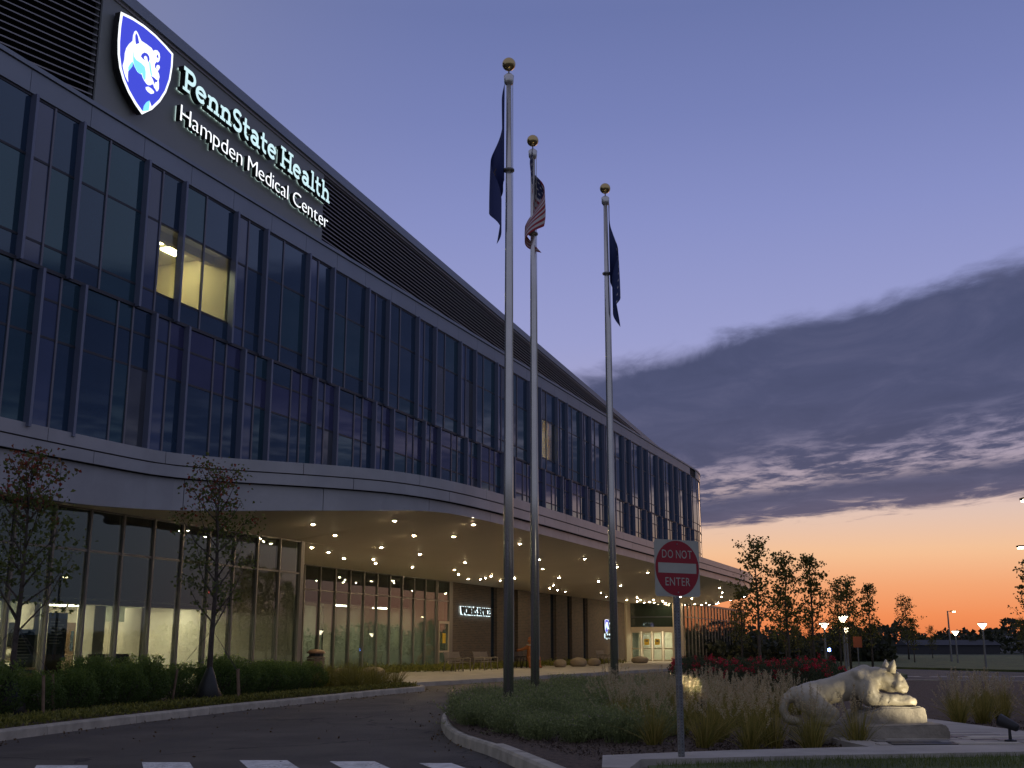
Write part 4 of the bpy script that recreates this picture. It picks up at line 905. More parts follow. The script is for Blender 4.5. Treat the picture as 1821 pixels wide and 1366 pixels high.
m_rose = LG('rose_leaf', [(0, (0.0353, 0.0549, 0.0222)), (0.5, (0.0627, 0.0882, 0.0349)), (1, (0.098, 0.098, 0.0445))])
m_petal = LG('rose_petal', [(0, (0.2992, 0.012, 0.021)), (0.5, (0.5386, 0.0179, 0.0419)), (1, (0.7181, 0.0478, 0.0838))])
m_cat = LG('catmint_leaf', [(0, (0.1417, 0.18, 0.0702)), (0.5, (0.2677, 0.315, 0.123)), (0.9, (0.4095, 0.45, 0.1756)), (1, (0.378, 0.3, 0.2809))])
m_grass = LG('grass_blade', [(0, (0.1063, 0.1169, 0.0207)), (0.5, (0.255, 0.2231, 0.0431)), (1, (0.4675, 0.3612, 0.1033))])
m_plume = LG('grass_plume', [(0, (0.464, 0.3479, 0.201)), (0.5, (0.7, 0.5526, 0.335)), (1, (0.7, 0.7, 0.4858))])
m_lawn = LG('lawn_blade', [(0, (0.0585, 0.0878, 0.019)), (0.5, (0.1073, 0.1463, 0.0316)), (1, (0.195, 0.2145, 0.0553))])
m_wood = LG('wood_mass', [(0, (0.0144, 0.018, 0.0097)), (0.5, (0.0324, 0.0396, 0.0194)), (1, (0.063, 0.0648, 0.0259))])
bark = mat('bark', (.075, .06, .048), .9, var=.35, vscale=10, bump=.5, bscale=30)

def ball(n, rx, ry, rz, shell=.55):
    d = rng.normal(size=(n, 3)); d /= np.linalg.norm(d, axis=1)[:, None]; r = rng.uniform(shell, 1, n) ** (1 / 2.0)
    return d * r[:, None] * [rx, ry, rz]
def tree_data(seed, H, R0, crown0, nleaf, lsize, lm, redtop=False, dens=1.0):
    """trunk with limbs and twigs; leaves hang in clumps on the twigs"""
    r_ = random.Random(seed); mb = MB(); tips = []
    bend = [(r_.uniform(-.05, .05) * H * .3, r_.uniform(-.05, .05) * H * .3) for _ in range(4)]
    tp = [(0, 0, 0), (bend[0][0] * .3, bend[0][1] * .3, H * .25), (bend[1][0] * .5, bend[1][1] * .5, H * .5), (bend[2][0] * .6, bend[2][1] * .6, H * .78), (bend[2][0] * .8, bend[2][1] * .8, H * .97)]
    tr = H * .0095 + .01
    mb.tube(tp, [tr * 1.25, tr, tr * .75, tr * .4, tr * .12], 8)
    at = lambda z: Vector((np.interp(z, [p[2] for p in tp], [p[0] for p in tp]), np.interp(z, [p[2] for p in tp], [p[1] for p in tp]), z))
    nb = 20
    for i in range(nb):
        z = crown0 + (H * .95 - crown0) * (i + r_.random() * .6) / nb; t = (z - crown0) / (H - crown0)
        L = R0 * (1.05 - .75 * t) * (.55 + .45 * math.sin(min(1, t * 3 + .35) * math.pi / 2)) * r_.uniform(.75, 1.2); a = i * 2.4 + r_.uniform(-.4, .4)
        p = at(z); dv = Vector((math.cos(a), math.sin(a), r_.uniform(.75, 1.25))).normalized(); p1 = p + dv * L * .55; p2 = p1 + Vector((dv.x, dv.y, dv.z + .5)).normalized() * L * .55
        mb.tube([p, p1, p2], [tr * .38, tr * .22, tr * .06], 5, cap=False); tips += [(p1, .5), (p2, 1)]
        for _ in range(4):
            q = p + (p1 - p) * r_.uniform(.35, 1) if r_.random() < .5 else p1 + (p2 - p1) * r_.random()
            e_ = q + Vector((r_.gauss(0, 1), r_.gauss(0, 1), r_.uniform(.0, 1.1))).normalized() * L * r_.uniform(.2, .45)
            mb.tube([q, e_], [tr * .12, tr * .04], 4, cap=False); tips.append((e_, 1))
    tips.append((at(H * .97), 1)); tips.append((at(H * .9), 1))
    P = np.array([tuple(t[0]) for t in tips]); wts = np.array([t[1] for t in tips]); k = rng.choice(len(P), nleaf, p=wts / wts.sum())
    pts = P[k] + rng.normal(size=(nleaf, 3)) * np.array([.13, .13, .075]) * R0 * .75
    var = rng.uniform(0, .6, nleaf)
    if redtop:
        red = np.clip((pts[:, 2] - H * .70) / (H * .22), 0, 1); var = np.where(rng.random(nleaf) < red * .5, rng.uniform(.72, 1, nleaf), var)
    me_t = MB.__new__(MB); me_t = mb
    return me_t, leaf_mesh('crown', pts, lsize, lm, var, .75, 0)
TREE_CACHE = {}
def tree(name, label, loc, rz, H, R0, crown0, seed, lm, nleaf=2600, lsize=.085, redtop=False, group=None, sc_=1.0):
    t = thing(name, label, 'tree', loc, group); key = (seed, H, nleaf)
    if key not in TREE_CACHE:
        mb, lv = tree_data(seed, H, R0, crown0, nleaf, lsize, lm, redtop); o1 = mb.build('trunk', bark, t, smooth=True); o2 = link('crown', lv, t); TREE_CACHE[key] = (o1.data, lv)
    else:
        for n_, d_ in zip(('trunk', 'crown'), TREE_CACHE[key]): link(n_, d_, t)
    t.rotation_euler.z = rz; t.scale = (sc_,) * 3; return t
tree('young_maple', 'young maple with reddening top at the far left, in front of the glass wall', (-9.15, 21.5, .14), 0, 4.75, 1.5, 1.4, 11, m_tree, 1700, .092, True, 'staked maples in the left bed')
tree('young_maple', 'young staked maple with thin reddish top, left of the canopy', (-6.95, 27.0, .14), 1.2, 5.35, 1.55, 1.5, 12, m_tree, 1700, .092, True, 'staked maples in the left bed')
gt = 'young trees against the sunset right of the building'
for (x, y, h, s_, rz, lb) in ((10.6, 50, 5.8, 21, 0, 'tallest leafy tree beside the tip of the canopy'), (12.3, 52, 5.3, 22, 1, 'second tree right of the canopy tip, slim and open'), (13.95, 54, 5.45, 23, 2, 'third tree from the canopy tip, with a pointed crown'),
                              (16.0, 57, 4.4, 21, 3.3, 'low round tree in the middle of the sunset group'), (17.35, 60, 4.7, 22, 4, 'tree with two tips near the right end of the sunset group'), (18.45, 60, 4.4, 23, 5, 'rightmost tree of the sunset group, leaning outline'),
                              (11.8, 60, 4.1, 23, .6, 'short tree half hidden behind the tallest sunset tree'), (15.0, 64, 4.0, 21, 1.6, 'small tree at the back of the sunset group')):
    base = {21: (5.6, 1.5), 22: (5.2, 1.25), 23: (5.3, 1.15)}[s_]
    tree('street_tree', lb, (x, y, .15), rz, base[0], base[1], 1.3, s_, m_tree2, 1200, .14, False, gt, sc_=h / base[0])
tree('street_tree', 'lone slender tree on the far lawn, right of the sunset group', (40, 118, .1), 2, 5.6, 1.5, 1.3, 21, m_tree2, 1200, .14, False, gt, 1.12)
tree('street_tree', 'tree cut off by the right edge of the picture', (29.7, 66, .12), 4.2, 5.3, 1.15, 1.3, 23, m_tree2, 1200, .14, False, gt, 1.15)
gl_ = 'small green trees on the far lawn'
for i, (x, y, k_, lb) in enumerate(((22.5, 88, .62, 'small dark tree behind the blue light post'), (26.5, 92, .6, 'small round green tree left of the lone slender tree'), (33, 96, .68, 'low green tree under the lone slender tree'), (49, 112, .7, 'bushy green tree behind the second post lamp'),
                                  (53, 118, .75, 'broad green tree between the two right post lamps'), (60, 116, .6, 'thin bare looking tree right of the rightmost post lamp'), (46, 128, .62, 'small tree beside the tall parking light'), (68, 130, .66, 'small tree near the far white building'), (31, 106, .5, 'very small tree left of the tall parking light'), (64, 108, .7, 'full green tree in front of the long shed'), (74, 124, .72, 'green tree at the right end of the shed'), (19.6, 80, .6, 'small yellow green tree among lamp posts'))):
    tree('lawn_tree', lb, (x, y, .1), i, *(((5.6, 1.5), (5.2, 1.25), (5.3, 1.15))[i % 3]), 1.3, (21, 22, 23)[i % 3], m_tree2, 1200, .14, False, gl_, k_)
# stakes, guy wires and watering bags of the left maples
for (x, y, n_) in ((-9.15, 21.5, 'far left'), (-6.95, 27.0, 'middle')):
    for i, (dx, dy) in enumerate(((.75, -.35), (-.7, -.3), (.55, .6))):
        o = MB().tube([(x + dx * 1.05, y + dy * 1.05, .05), (x + dx * .95, y + dy * .95, .85)], .028, 6).build('tree_stake', M['wood'])
        tag(o, '%s wooden stake of the %s maple' % (('right', 'left', 'rear')[i], n_), 'stake', 'wooden stakes of the maples')
        tag(MB().tube([(x + dx * .95, y + dy * .95, .8), (x, y, 1.75)], .006, 4).build('guy_wire', M['black']), '%s thin guy wire holding the %s maple' % (('right', 'left', 'rear')[i], n_), 'wire', 'guy wires of the maples')
    mb = MB(); mb.lathe([(.24, 0), (.27, .12), (.22, .35), (.13, .62), (.06, .78), (.05, .8)], 14, (x, y, .13))
    o = mb.build('watering_bag', mat('bag_plastic', (.014, .016, .013), .5), smooth=True)
    for v in o.data.vertices: v.co += Vector((1, 1, .3)) * noise.noise(v.co * 6) * .05
    tag(o, 'dark slumped watering bag around the %s maple trunk' % n_, 'bag')

def proto_copies(data, name, label, cat, group, places, parts):
    """places: (x,y,z,rz,scale); data: list of variants, each a list of (partname, mesh)"""
    for i, (x, y, z, rz, s_) in enumerate(places):
        v = data[i % len(data)]; t = thing(name, label if isinstance(label, str) else label[i], cat, (x, y, z), group); t.rotation_euler.z = rz; t.scale = (s_, s_, s_ * random.uniform(.92, 1.1))
        for pn, me in v:
            o = link(pn, me, t)
            if pn in ('flowers', 'plumes', 'stalks', 'blades', 'leaves', 'foliage'): tag(o, kind='stuff')
# hedge shrubs
HV = []
for k in range(3):
    P = ball(3200, .58, .58, .42); P[:, 2] += .44; P = P[P[:, 2] > .03]
    sh = rng.integers(0, 60, 900); a = rng.uniform(0, 6.28, 60); rr = rng.uniform(0, .5, 60); tt = rng.random(900)
    S_ = np.stack([rr[sh] * np.cos(a[sh]), rr[sh] * np.sin(a[sh]), .6 + tt * .38], 1) + rng.normal(size=(900, 3)) * .018
    P = np.concatenate([P, S_]); mb = MB()
    for q in range(9): an = q * .7; mb.tube([(0, 0, 0), (.18 * math.cos(an), .18 * math.sin(an), .3), (.36 * math.cos(an), .36 * math.sin(an), .62)], [.012, .008, .003], 5, cap=False)
    me_s = mb.build('tmp', bark).data; bpy.data.objects.remove(bpy.data.objects['tmp'])
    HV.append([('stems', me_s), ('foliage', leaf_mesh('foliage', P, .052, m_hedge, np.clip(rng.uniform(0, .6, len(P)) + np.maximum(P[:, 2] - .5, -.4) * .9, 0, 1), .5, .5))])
pl = []
for r_, off in enumerate((0, .75)):
    for i in range(16):
        t = i / 15; x = -9.3 + 3.55 * t - off * .8 + random.uniform(-.16, .16); y = 20.2 + 13.6 * t + off * .35 + random.uniform(-.12, .12)
        if abs(y - 27) < .5 and r_ == 0: continue
        pl.append((x, y, .12, random.random() * 6, random.uniform(.74, 1.0)))
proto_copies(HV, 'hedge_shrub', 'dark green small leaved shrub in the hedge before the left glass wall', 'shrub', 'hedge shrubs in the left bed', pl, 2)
# groundcover in front of the hedge and along the brick wall: one uncountable mat
def mat_cover(name, label, pts, m, size, up):
    me = leaf_mesh(name, pts, size, m, rng.random(len(pts)), .35, up); o = link(name, me); return tag(o, label, 'groundcover', kind='stuff')
L_ = []
bqa = np.array(bq)
for _ in range(16000):
    j = rng.integers(0, len(bqa) - 8); d_ = abs(rng.normal(0, .75)) + .12; p = bqa[j]; n_ = Vector((-.96, .25))
    L_.append((p[0] - d_ * .95, p[1] + d_ * .2, .15 + rng.uniform(0, .10) * max(.2, 1 - d_ / 2.5)))
mat_cover('groundcover', 'low yellow green groundcover between the left kerb and the hedge', np.array(L_)[np.array(L_)[:, 1] < 37], m_gc, .09, .8)
L_ = []
for _ in range(9000):
    s = rng.uniform(12, 52); o = rng.uniform(-6.5, -4.2 + .5 * math.sin(s)); p = FP(s, o, .15 + abs(rng.normal(0, .12))); L_.append(p)
mat_cover('groundcover', 'strip of low yellow green plants under the benches at the brick wall', np.array(L_), m_gc, .16, .9)
# green and feathery grasses
def grass_variant(nb, hb, spread, plumes, hp, green):
    a = rng.uniform(0, 6.28, nb); t = np.abs(rng.normal(0, spread, nb)); d = np.stack([np.cos(a) * np.sin(t), np.sin(a) * np.sin(t), np.cos(t)], 1)
    base = np.stack([np.cos(a), np.sin(a), np.zeros(nb)], 1) * rng.uniform(0, .10, nb)[:, None]
    bl = strip_mesh('blades', base, d, hb * rng.uniform(.6, 1.1, nb), np.full(nb, .0045), m_grass, rng.uniform(0, .45 if green else 1, nb), 4, .55)
    out = [('blades', bl)]
    if plumes:
        a = rng.uniform(0, 6.28, plumes); t = np.abs(rng.normal(0, spread * .85, plumes)); d = np.stack([np.cos(a) * np.sin(t), np.sin(a) * np.sin(t), np.cos(t)], 1); Lp = hp * rng.uniform(.75, 1.1, plumes)
        st_ = strip_mesh('stalks', d * .02, d, Lp, np.full(plumes, .002), m_grass, rng.uniform(.5, 1, plumes), 3, .25)
        o_ = d.copy(); o_[:, 2] = 0; tip = d * .02 + d * Lp[:, None] + o_ * (Lp * .25)[:, None]; tip[:, 2] -= Lp * .25 * .55 * np.linalg.norm(o_, axis=1)
        n_ = 34; tt = rng.uniform(-.12, .02, (plumes, n_)).reshape(-1); P = np.repeat(tip, n_, 0) + np.repeat(d, n_, 0) * tt[:, None] + rng.normal(size=(plumes * n_, 3)) * .004
        out += [('stalks', st_), ('plumes', leaf_mesh('plumes', P, .024, m_plume, rng.random(len(P)), .22, .6))]
    return out
GV = [grass_variant(190, .52, .36, 26, .70, False) for _ in range(4)]; GG = [grass_variant(200, .6, .55, 0, 0, True) for _ in range(2)]
pl = []
def scatter(poly, n, mind, zf, smin=.85, smax=1.15, tries=6000):
    out = []; xs = [p[0] for p in poly]; ys = [p[1] for p in poly]
    for _ in range(tries):
        if len(out) >= n: break
        x, y = random.uniform(min(xs), max(xs)), random.uniform(min(ys), max(ys)); ins = False; j = len(poly) - 1
        for i in range(len(poly)):
            if (poly[i][1] > y) != (poly[j][1] > y) and x < (poly[j][0] - poly[i][0]) * (y - poly[i][1]) / (poly[j][1] - poly[i][1]) + poly[i][0]: ins = not ins
            j = i
        if ins and (mind == 0 or all((x - p[0]) ** 2 + (y - p[1]) ** 2 > mind ** 2 for p in out)): out.append((x, y, zf(x, y), random.random() * 6.28, random.uniform(smin, smax)))
    return out
gp1 = scatter([(1.75, 14.3), (2.6, 14.0), (3.9, 14.1), (4.35, 14.6), (3.3, 15.6), (3.3, 17.5), (4.2, 19.6), (5.4, 21.5), (4.6, 23), (2.5, 23), (1.6, 20), (1.35, 17.5)], 62, .5, iz, .8, 1.05)
gp1 = [p for p in gp1 if math.hypot(p[0] - 2.98, p[1] - 18.2) > .42] + [(2.76, 18.6, .2, 1, .95), (2.6, 18.95, .2, 2.5, 1.0), (2.95, 18.85, .2, 4, .95)]
proto_copies(GV, 'fountain_grass', 'clump of fountain grass with pale feathery plumes left of the lion statue', 'grass', 'fountain grasses left of the statue', gp1, 3)
gp2 = scatter([(7.2, 17.4), (9.5, 16.6), (14, 17.0), (14, 24), (9, 24), (7.0, 21)], 42, .62, iz)
proto_copies(GV, 'fountain_grass', 'clump of fountain grass with pale feathery plumes right of the lion statue', 'grass', 'fountain grasses right of the statue', gp2, 3)
gp3 = scatter([(-6.0, 34.2), (-4.6, 33.6), (-3.5, 36.6), (-4.2, 38.0), (-5.8, 38.2)], 18, .5, bz, 1.1, 1.5)
proto_copies(GG, 'green_grass_clump', 'arching green grass clump at the tip of the left bed', 'grass', 'green grasses at the tip of the left bed', gp3, 1)
# grey-green catmint around the flagpoles
CV = []
for k in range(4):
    nb = 210; a = rng.uniform(0, 6.28, nb); t = np.abs(rng.normal(0, .5, nb)); d = np.stack([np.cos(a) * np.sin(t), np.sin(a) * np.sin(t), np.cos(t)], 1); L0 = .36 * rng.uniform(.6, 1.1, nb)
    base = np.stack([np.cos(a), np.sin(a), np.zeros(nb)], 1) * rng.uniform(0, .2, nb)[:, None]
    st_ = strip_mesh('stems', base, d, L0, np.full(nb, .003), m_cat, rng.uniform(0, .6, nb), 2, .1)
    n_ = 9; tt = rng.uniform(.25, 1.0, (nb, n_)); P = (base[:, None, :] + d[:, None, :] * (L0[:, None] * tt)[:, :, None]).reshape(-1, 3) + rng.normal(size=(nb * n_, 3)) * .006
    CV.append([('stems', st_), ('leaves', leaf_mesh('leaves', P, .036, m_cat, np.clip(rng.uniform(0, .8, len(P)) + (tt.reshape(-1) > .93) * .25, 0, 1), .4, .8))])
cp = scatter([(-.45, 16.6), (.3, 15.6), (1.3, 14.9), (2.0, 15.3), (2.2, 17.5), (2.6, 21), (3.6, 25), (5.2, 27.5), (4.6, 33), (3.8, 35), (1.8, 32.5), (.2, 28.2), (-.65, 25), (-.95, 21.5), (-.8, 18.6)], 190, .40, iz, .72, 1.28)
cp = [p for p in cp if all(math.hypot(p[0] - a, p[1] - b) > .17 for a, b in ((-.06, 20), (.46, 23.4), (2.28, 26.1)))]
proto_copies(CV, 'catmint_plant', 'bushy grey green catmint plant in the island bed around the flagpoles', 'plant', 'catmint plants around the flagpoles', cp, 2)
# red rose bushes
RV = []
for k in range(3):
    P = ball(1700, .62, .62, .42, .4); P[:, 2] += .48; P = P[P[:, 2] > .05]; c_ = ball(13, .6, .6, .42, .8); c_[:, 2] = np.abs(c_[:, 2]) + .52
    fl = np.repeat(c_, 18, 0) + rng.normal(size=(13 * 18, 3)) * .03; mb = MB()
    for q in range(8): an = q * .785; mb.tube([(0, 0, 0), (.2 * math.cos(an), .2 * math.sin(an), .35), (.42 * math.cos(an), .42 * math.sin(an), .75)], [.01, .007, .003], 5, cap=False)
    ms = mb.build('tmp', bark).data; bpy.data.objects.remove(bpy.data.objects['tmp'])
    RV.append([('stems', ms), ('foliage', leaf_mesh('foliage', P, .06, m_rose, rng.random(len(P)), .55, .3)), ('flowers', leaf_mesh('flowers', fl, .045, m_petal, rng.random(len(fl)), .9, .6))])
rp = scatter([(4.2, 29.5), (6.0, 28.4), (7.6, 28.6), (8.5, 31), (9.0, 34), (8.6, 36.5), (6.5, 36.5), (5.0, 34)], 34, .74, iz, .8, 1.08)
proto_copies(RV, 'rose_bush', 'red flowering rose bush in the bed behind the flagpoles', 'rose bush', 'red rose bushes behind the sign', rp, 3)
# lawn blades at the lower right, mulch chips
poly = [(1.45, 11.95), (2.95, 12.42), (5.54, 12.89), (8, 13.26), (8, 11.6), (1.4, 11.6)]
gpt = np.array([(p[0], p[1], .2) for p in scatter(poly, 9000, 0, lambda x, y: .2, tries=20000)]); a = rng.uniform(0, 6.28, len(gpt)); t = np.abs(rng.normal(0, .35, len(gpt)))
tag(link('grass', strip_mesh('grass', gpt, np.stack([np.cos(a) * np.sin(t), np.sin(a) * np.sin(t), np.cos(t)], 1), rng.uniform(.03, .065, len(gpt)), np.full(len(gpt), .0022), m_lawn, rng.random(len(gpt)), 2, .4)), 'short mown grass along the concrete walk', 'grass', kind='stuff')
mpts = [(p[0], p[1], iz(p[0], p[1]) + .008) for p in scatter([(-.6, 17), (.9, 13), (4.2, 13.9), (4, 15), (3.4, 16), (3, 18), (.5, 18), (-.8, 19)], 5200, 0, lambda x, y: 0, tries=12000)]
mpts += [(p[0], p[1], iz(p[0], p[1]) + .008) for p in scatter([(7.0, 16.3), (12, 15.9), (12, 20), (7, 20)], 2600, 0, lambda x, y: 0, tries=6000)]
m_chip = LG('mulch_chip', [(0, (0.03, 0.021, 0.0165)), (0.5, (0.075, 0.051, 0.0375)), (1, (0.195, 0.15, 0.1125))])
tag(link('mulch_chips', leaf_mesh('mulch_chips', np.array(mpts), .05, m_chip, rng.random(len(mpts)), .4, 0, .1)), 'scattered brown bark mulch on the island bed', 'mulch', kind='stuff')
lp = []
for _ in range(420):
    j = rng.integers(0, len(bqa)); d_ = abs(rng.normal(0, .25)); lp.append((bqa[j][0] + .14 + d_, bqa[j][1] - d_ * .3, .006))
for _ in range(260):
    j = rng.integers(0, int(len(iq) * .35)); d_ = abs(rng.normal(0, .22)); lp.append((iq[j][0] - .14 - d_, iq[j][1], .006))
for _ in range(160): lp.append((rng.uniform(-7, 1), rng.uniform(12, 34), .006))
tag(link('fallen_leaves', leaf_mesh('fallen_leaves', np.array(lp), .05, LG('dry_leaf', [(0, (.05, .03, .015)), (.5, (.12, .07, .03)), (1, (.2, .13, .05))]), rng.random(len(lp)), .6, 0, .06)), 'scattered dry leaves along the kerbs and road', 'leaves', kind='stuff')
# distant wood all round the horizon
n = 130000; az = rng.uniform(0, 2 * math.pi, n); rad = rng.uniform(250, 330, n)
hgt = 5.2 + 1.3 * np.sin(az * 23) * np.sin(az * 7.3 + 1) + .9 * np.sin(az * 61 + 2) + .7 * np.sin(az * 143) + .5 * np.sin(az * 377)
z = rng.random(n) ** .8 * np.maximum(hgt, 1.6)
tag(link('distant_wood', leaf_mesh('distant_wood', np.stack([np.sin(az) * rad, np.cos(az) * rad, z], 1), 1.1, m_wood, rng.random(n), .9, .2)), 'dark distant belt of trees along the horizon', 'wood', kind='stuff')
n = 16000; az = rng.uniform(R(9.5), R(18), n); rad = rng.uniform(105, 150, n); hgt = 1.5 + .5 * np.sin(az * 70) + .5 * np.sin(az * 190 + 1) + .4 * np.sin(az * 430)
tag(link('far_shrubbery', leaf_mesh('far_shrubbery', np.stack([np.sin(az) * rad, np.cos(az) * rad, rng.random(n) * np.maximum(hgt, .8) + .1], 1), .55, m_wood, rng.random(n), .8, .2)), 'dark shrubbery behind the sunset trees', 'shrubbery', kind='stuff')

# ------------------------------------------------------------------ street furniture
TH = math.atan2(-TS.y, -TS.x)
def bench(s, o, label, m, rz=TH):
    t = thing('bench', label, 'bench', FP(s, o, .15), 'benches along the brick wall'); t.rotation_euler.z = rz
    for i in range(7): MB().box(-.88, .88, -.22 + i * .068, -.165 + i * .068, .425 + (.008 if i in (0, 6) else 0), .445).build('seat_slat', m, t)
    for i in range(7): y_, z = -.25 - i * .018, .52 + i * .062; MB().box(-.88, .88, y_ - .012, y_ + .008, z, z + .05).build('back_slat', m, t)
    for x in (-.9, 0, .9): MB().tube([(x, .3, 0), (x, .27, .42), (x, .30, .62), (x, .18, .66), (x, -.22, .62), (x, -.28, .42), (x, -.36, 0)], .028, 8).build('arm_leg', m, t, smooth=True)
    for x in (-.9, 0, .9): MB().tube([(x, -.24, .42), (x, -.38, .97)], .022, 8).build('back_post', m, t)
    return t
bench(20.3, -3.3, 'grey slatted metal bench nearest the side door', M['bench'])
bench(23.9, -3.3, 'second grey slatted metal bench, left of the nearest flagpole', M['bench'])
bench(46.9, -4.0, 'far grey metal bench half hidden by the farthest flagpole', M['bench'])
bench(30.6, -3.9, 'black metal bench under the orange seated figure', M['black'])
# seated figure, larger than life, one arm along the bench back
fg = thing('seated_figure', 'orange brown sculpted figure sitting on the black bench with one arm stretched out', 'statue', FP(30.9, -3.5, .15))
F_ = chain([(0, 0, .55, .22), (.02, 0, .8, .2), (.02, 0, 1.1, .2), (.02, 0, 1.25, .17)]) + chain([(.02, 0, 1.3, .09), (.0, -.02, 1.45, .08)]) + [(0, -.03, 1.58, .15), (-.02, -.06, 1.62, .14), (-.08, -.12, 1.54, .09), (.0, -.02, 1.70, .11)]
F_ += chain([(-.12, 0, 1.22, .1), (-.38, -.05, 1.08, .085), (-.62, -.05, 1.02, .07), (-.74, -.06, 1.0, .08)]) + chain([(.18, 0, 1.2, .1), (.36, -.1, .98, .08), (.42, -.22, .75, .075), (.40, -.3, .7, .08)])
F_ += chain([(.05, -.08, .52, .16), (.36, -.3, .62, .13), (.5, -.4, .58, .11), (.52, -.42, .32, .09), (.54, -.44, .1, .075), (.62, -.56, .06, .07)]) + chain([(-.05, -.1, .5, .15), (-.02, -.45, .52, .12), (-.02, -.5, .28, .09), (-.02, -.52, .08, .075), (-.02, -.64, .06, .07)])
me = metaball(F_, .035); me.materials.append(M['orange']); link('figure_body', me, fg)
MB().lathe([(.0, 0), (.02, .005), (.022, .015), (.0, .022)], 8, (-.09, -.2, 1.6)).build('eye', M['signwhite'], fg)
MB().tube([(-.2, -.1, 1.33), (-.02, -.2, 1.30), (.2, -.12, 1.33)], [.03, .035, .03], 8).build('collar', M['signwhite'], fg)
def boulder(loc, sx_, sy_, h, label, seed):
    bm = bmesh.new(); bmesh.ops.create_icosphere(bm, subdivisions=4, radius=1)
    for v in bm.verts:
        k_ = 1 + .07 * noise.noise(v.co * 1.3 + Vector((seed, 0, 0))) + .015 * noise.noise(v.co * 5); z = v.co.z; v.co = Vector((v.co.x * sx_ * k_, v.co.y * sy_ * k_, (h * .46 + (abs(z) ** .8) * math.copysign(1, z) * h * .54 * k_)))
    me = bpy.data.meshes.new('boulder'); bm.to_mesh(me); bm.free(); me.materials.append(M['stone']); me.polygons.foreach_set('use_smooth', [True] * len(me.polygons)); o = link('stone_seat', me); o.location = loc; o.rotation_euler.z = seed
    tag(o, label, 'stone', 'smooth stone seats on the pavement')
boulder(FP(33.6, -2.6, .13), .40, .36, .5, 'round tan stone seat nearest the orange figure', .3)
boulder(FP(36.2, -2.3, .13), .62, .5, .58, 'longest tan stone seat, in the middle of the row of three', 1.1)
boulder(FP(39.0, -2.2, .13), .46, .4, .52, 'tan stone seat at the right of the row of three', 2.3)
boulder(FP(52.6, -3.0, .13), .66, .5, .52, 'single tan stone seat near the entrance doors', 3.1)
boulder(FP(6.8, -2.0, .13), .42, .4, .42, 'tan stone seat right of the litter bin, behind the grasses', 4.2)
boulder(FP(9.6, -2.2, .13), .6, .48, .42, 'wide tan stone seat behind the green grasses', 5.0)
tb = thing('litter_bin', 'round slatted brown litter bin with a domed lid, left of the recess glass', 'litter bin', FP(3.6, -1.3, .15))
for i in range(22):
    a = 2 * math.pi * i / 22; MB().box(-.042, .042, -.012, .012, .06, .78).build('slat', mat('bin_slat', (.16, .12, .09), .6, .2), tb, M=Matrix.Translation((.3 * math.cos(a), .3 * math.sin(a), 0)) @ Matrix.Rotation(a + math.pi / 2, 4, 'Z'))
MB().lathe([(.0, .02), (.27, .02), (.27, .76), (.0, .76)], 20).build('liner', M['black'], tb)
MB().lathe([(.31, .8), (.33, .8), (.33, .84), (.30, .86), (.30, .80)], 24).build('rim', mat('bin_slat', (.16, .12, .09)), tb)
MB().lathe([(.26, .84), (.26, .98)], 8).build('opening', M['black'], tb)
MB().lathe([(.33, .97), (.34, 1.0), (.28, 1.07), (.15, 1.11), (.001, 1.12)], 24).build('lid', mat('bin_lid', (.22, .13, .08), .4, .3), tb, smooth=True)
# post-top lamps and parking lights
def post_lamp(x, y, h, label):
    t = thing('post_lamp', label, 'street lamp', (x, y, .1), 'cone topped post lamps')
    MB().tube([(0, 0, 0), (0, 0, h - .3)], [.07, .05], 10).build('post', M['galv'], t)
    MB().lathe([(.05, h - .32), (.07, h - .28), (.26, h - .02), (.26, h)], 18).build('diffuser', M['lampglow'], t, smooth=True)
    MB().lathe([(.29, h), (.29, h + .03), (.2, h + .06), (.001, h + .07)], 18).build('cap', M['galv'], t, smooth=True)
post_lamp(29.1, 72, 2.65, 'lit cone topped post lamp farthest right on the lawn'); post_lamp(35, 92, 2.45, 'lit cone topped post lamp beside the tall parking light')
post_lamp(17.7, 66, 2.55, 'lit cone topped post lamp left of the pair among the trees'); post_lamp(16.5, 58, 2.75, 'highest looking lit post lamp among the sunset trees'); post_lamp(21.8, 76, 2.45, 'lit cone topped post lamp just below its higher twin')
def area_light(x, y, h, ax, label):
    t = thing('parking_light', label, 'street lamp', (x, y, .1), 'tall parking lot lights')
    MB().tube([(0, 0, 0), (0, 0, h)], [.09, .06], 10).build('pole', M['galv'], t)
    for s_ in ((1, -1) if ax == 0 else (ax,)):
        MB().box(min(0, s_ * .75), max(0, s_ * .75), -.03, .03, h - .06, h - .02).build('arm', M['black'], t)
        hd = MB().box(min(s_ * .3, s_ * .75), max(s_ * .3, s_ * .75), -.14, .14, h - .03, h + .03).build('head', M['black'], t)
        MB().box(min(s_ * .5, s_ * .72), max(s_ * .5, s_ * .72), -.1, .1, h - .09, h - .035).build('led_panel', M['ledglow'], t)
area_light(37.9, 101, 4.3, .9, 'tall thin parking light above the far lawn'); area_light(20.6, 45, 5.1, -1, 'parking light head reaching in from the right edge'); area_light(16.45, 35, 5.7, -1, 'upper parking light glowing at the right edge below the cloud')
cp_ = thing('call_post', 'slim post with a bright blue light among the far trees', 'post', (21.7, 80, .1))
MB().box(-.12, .12, -.12, .12, 0, .95).build('post', M['black'], cp_); MB().lathe([(.08, .95), (.1, 1.0), (.09, 1.15), (.001, 1.2)], 12).build('blue_lamp', M['blueled'], cp_, smooth=True)
os_ = thing('orange_sign', 'small orange brown sign on a thin post before the sunset trees', 'sign', (17.45, 59, .1))
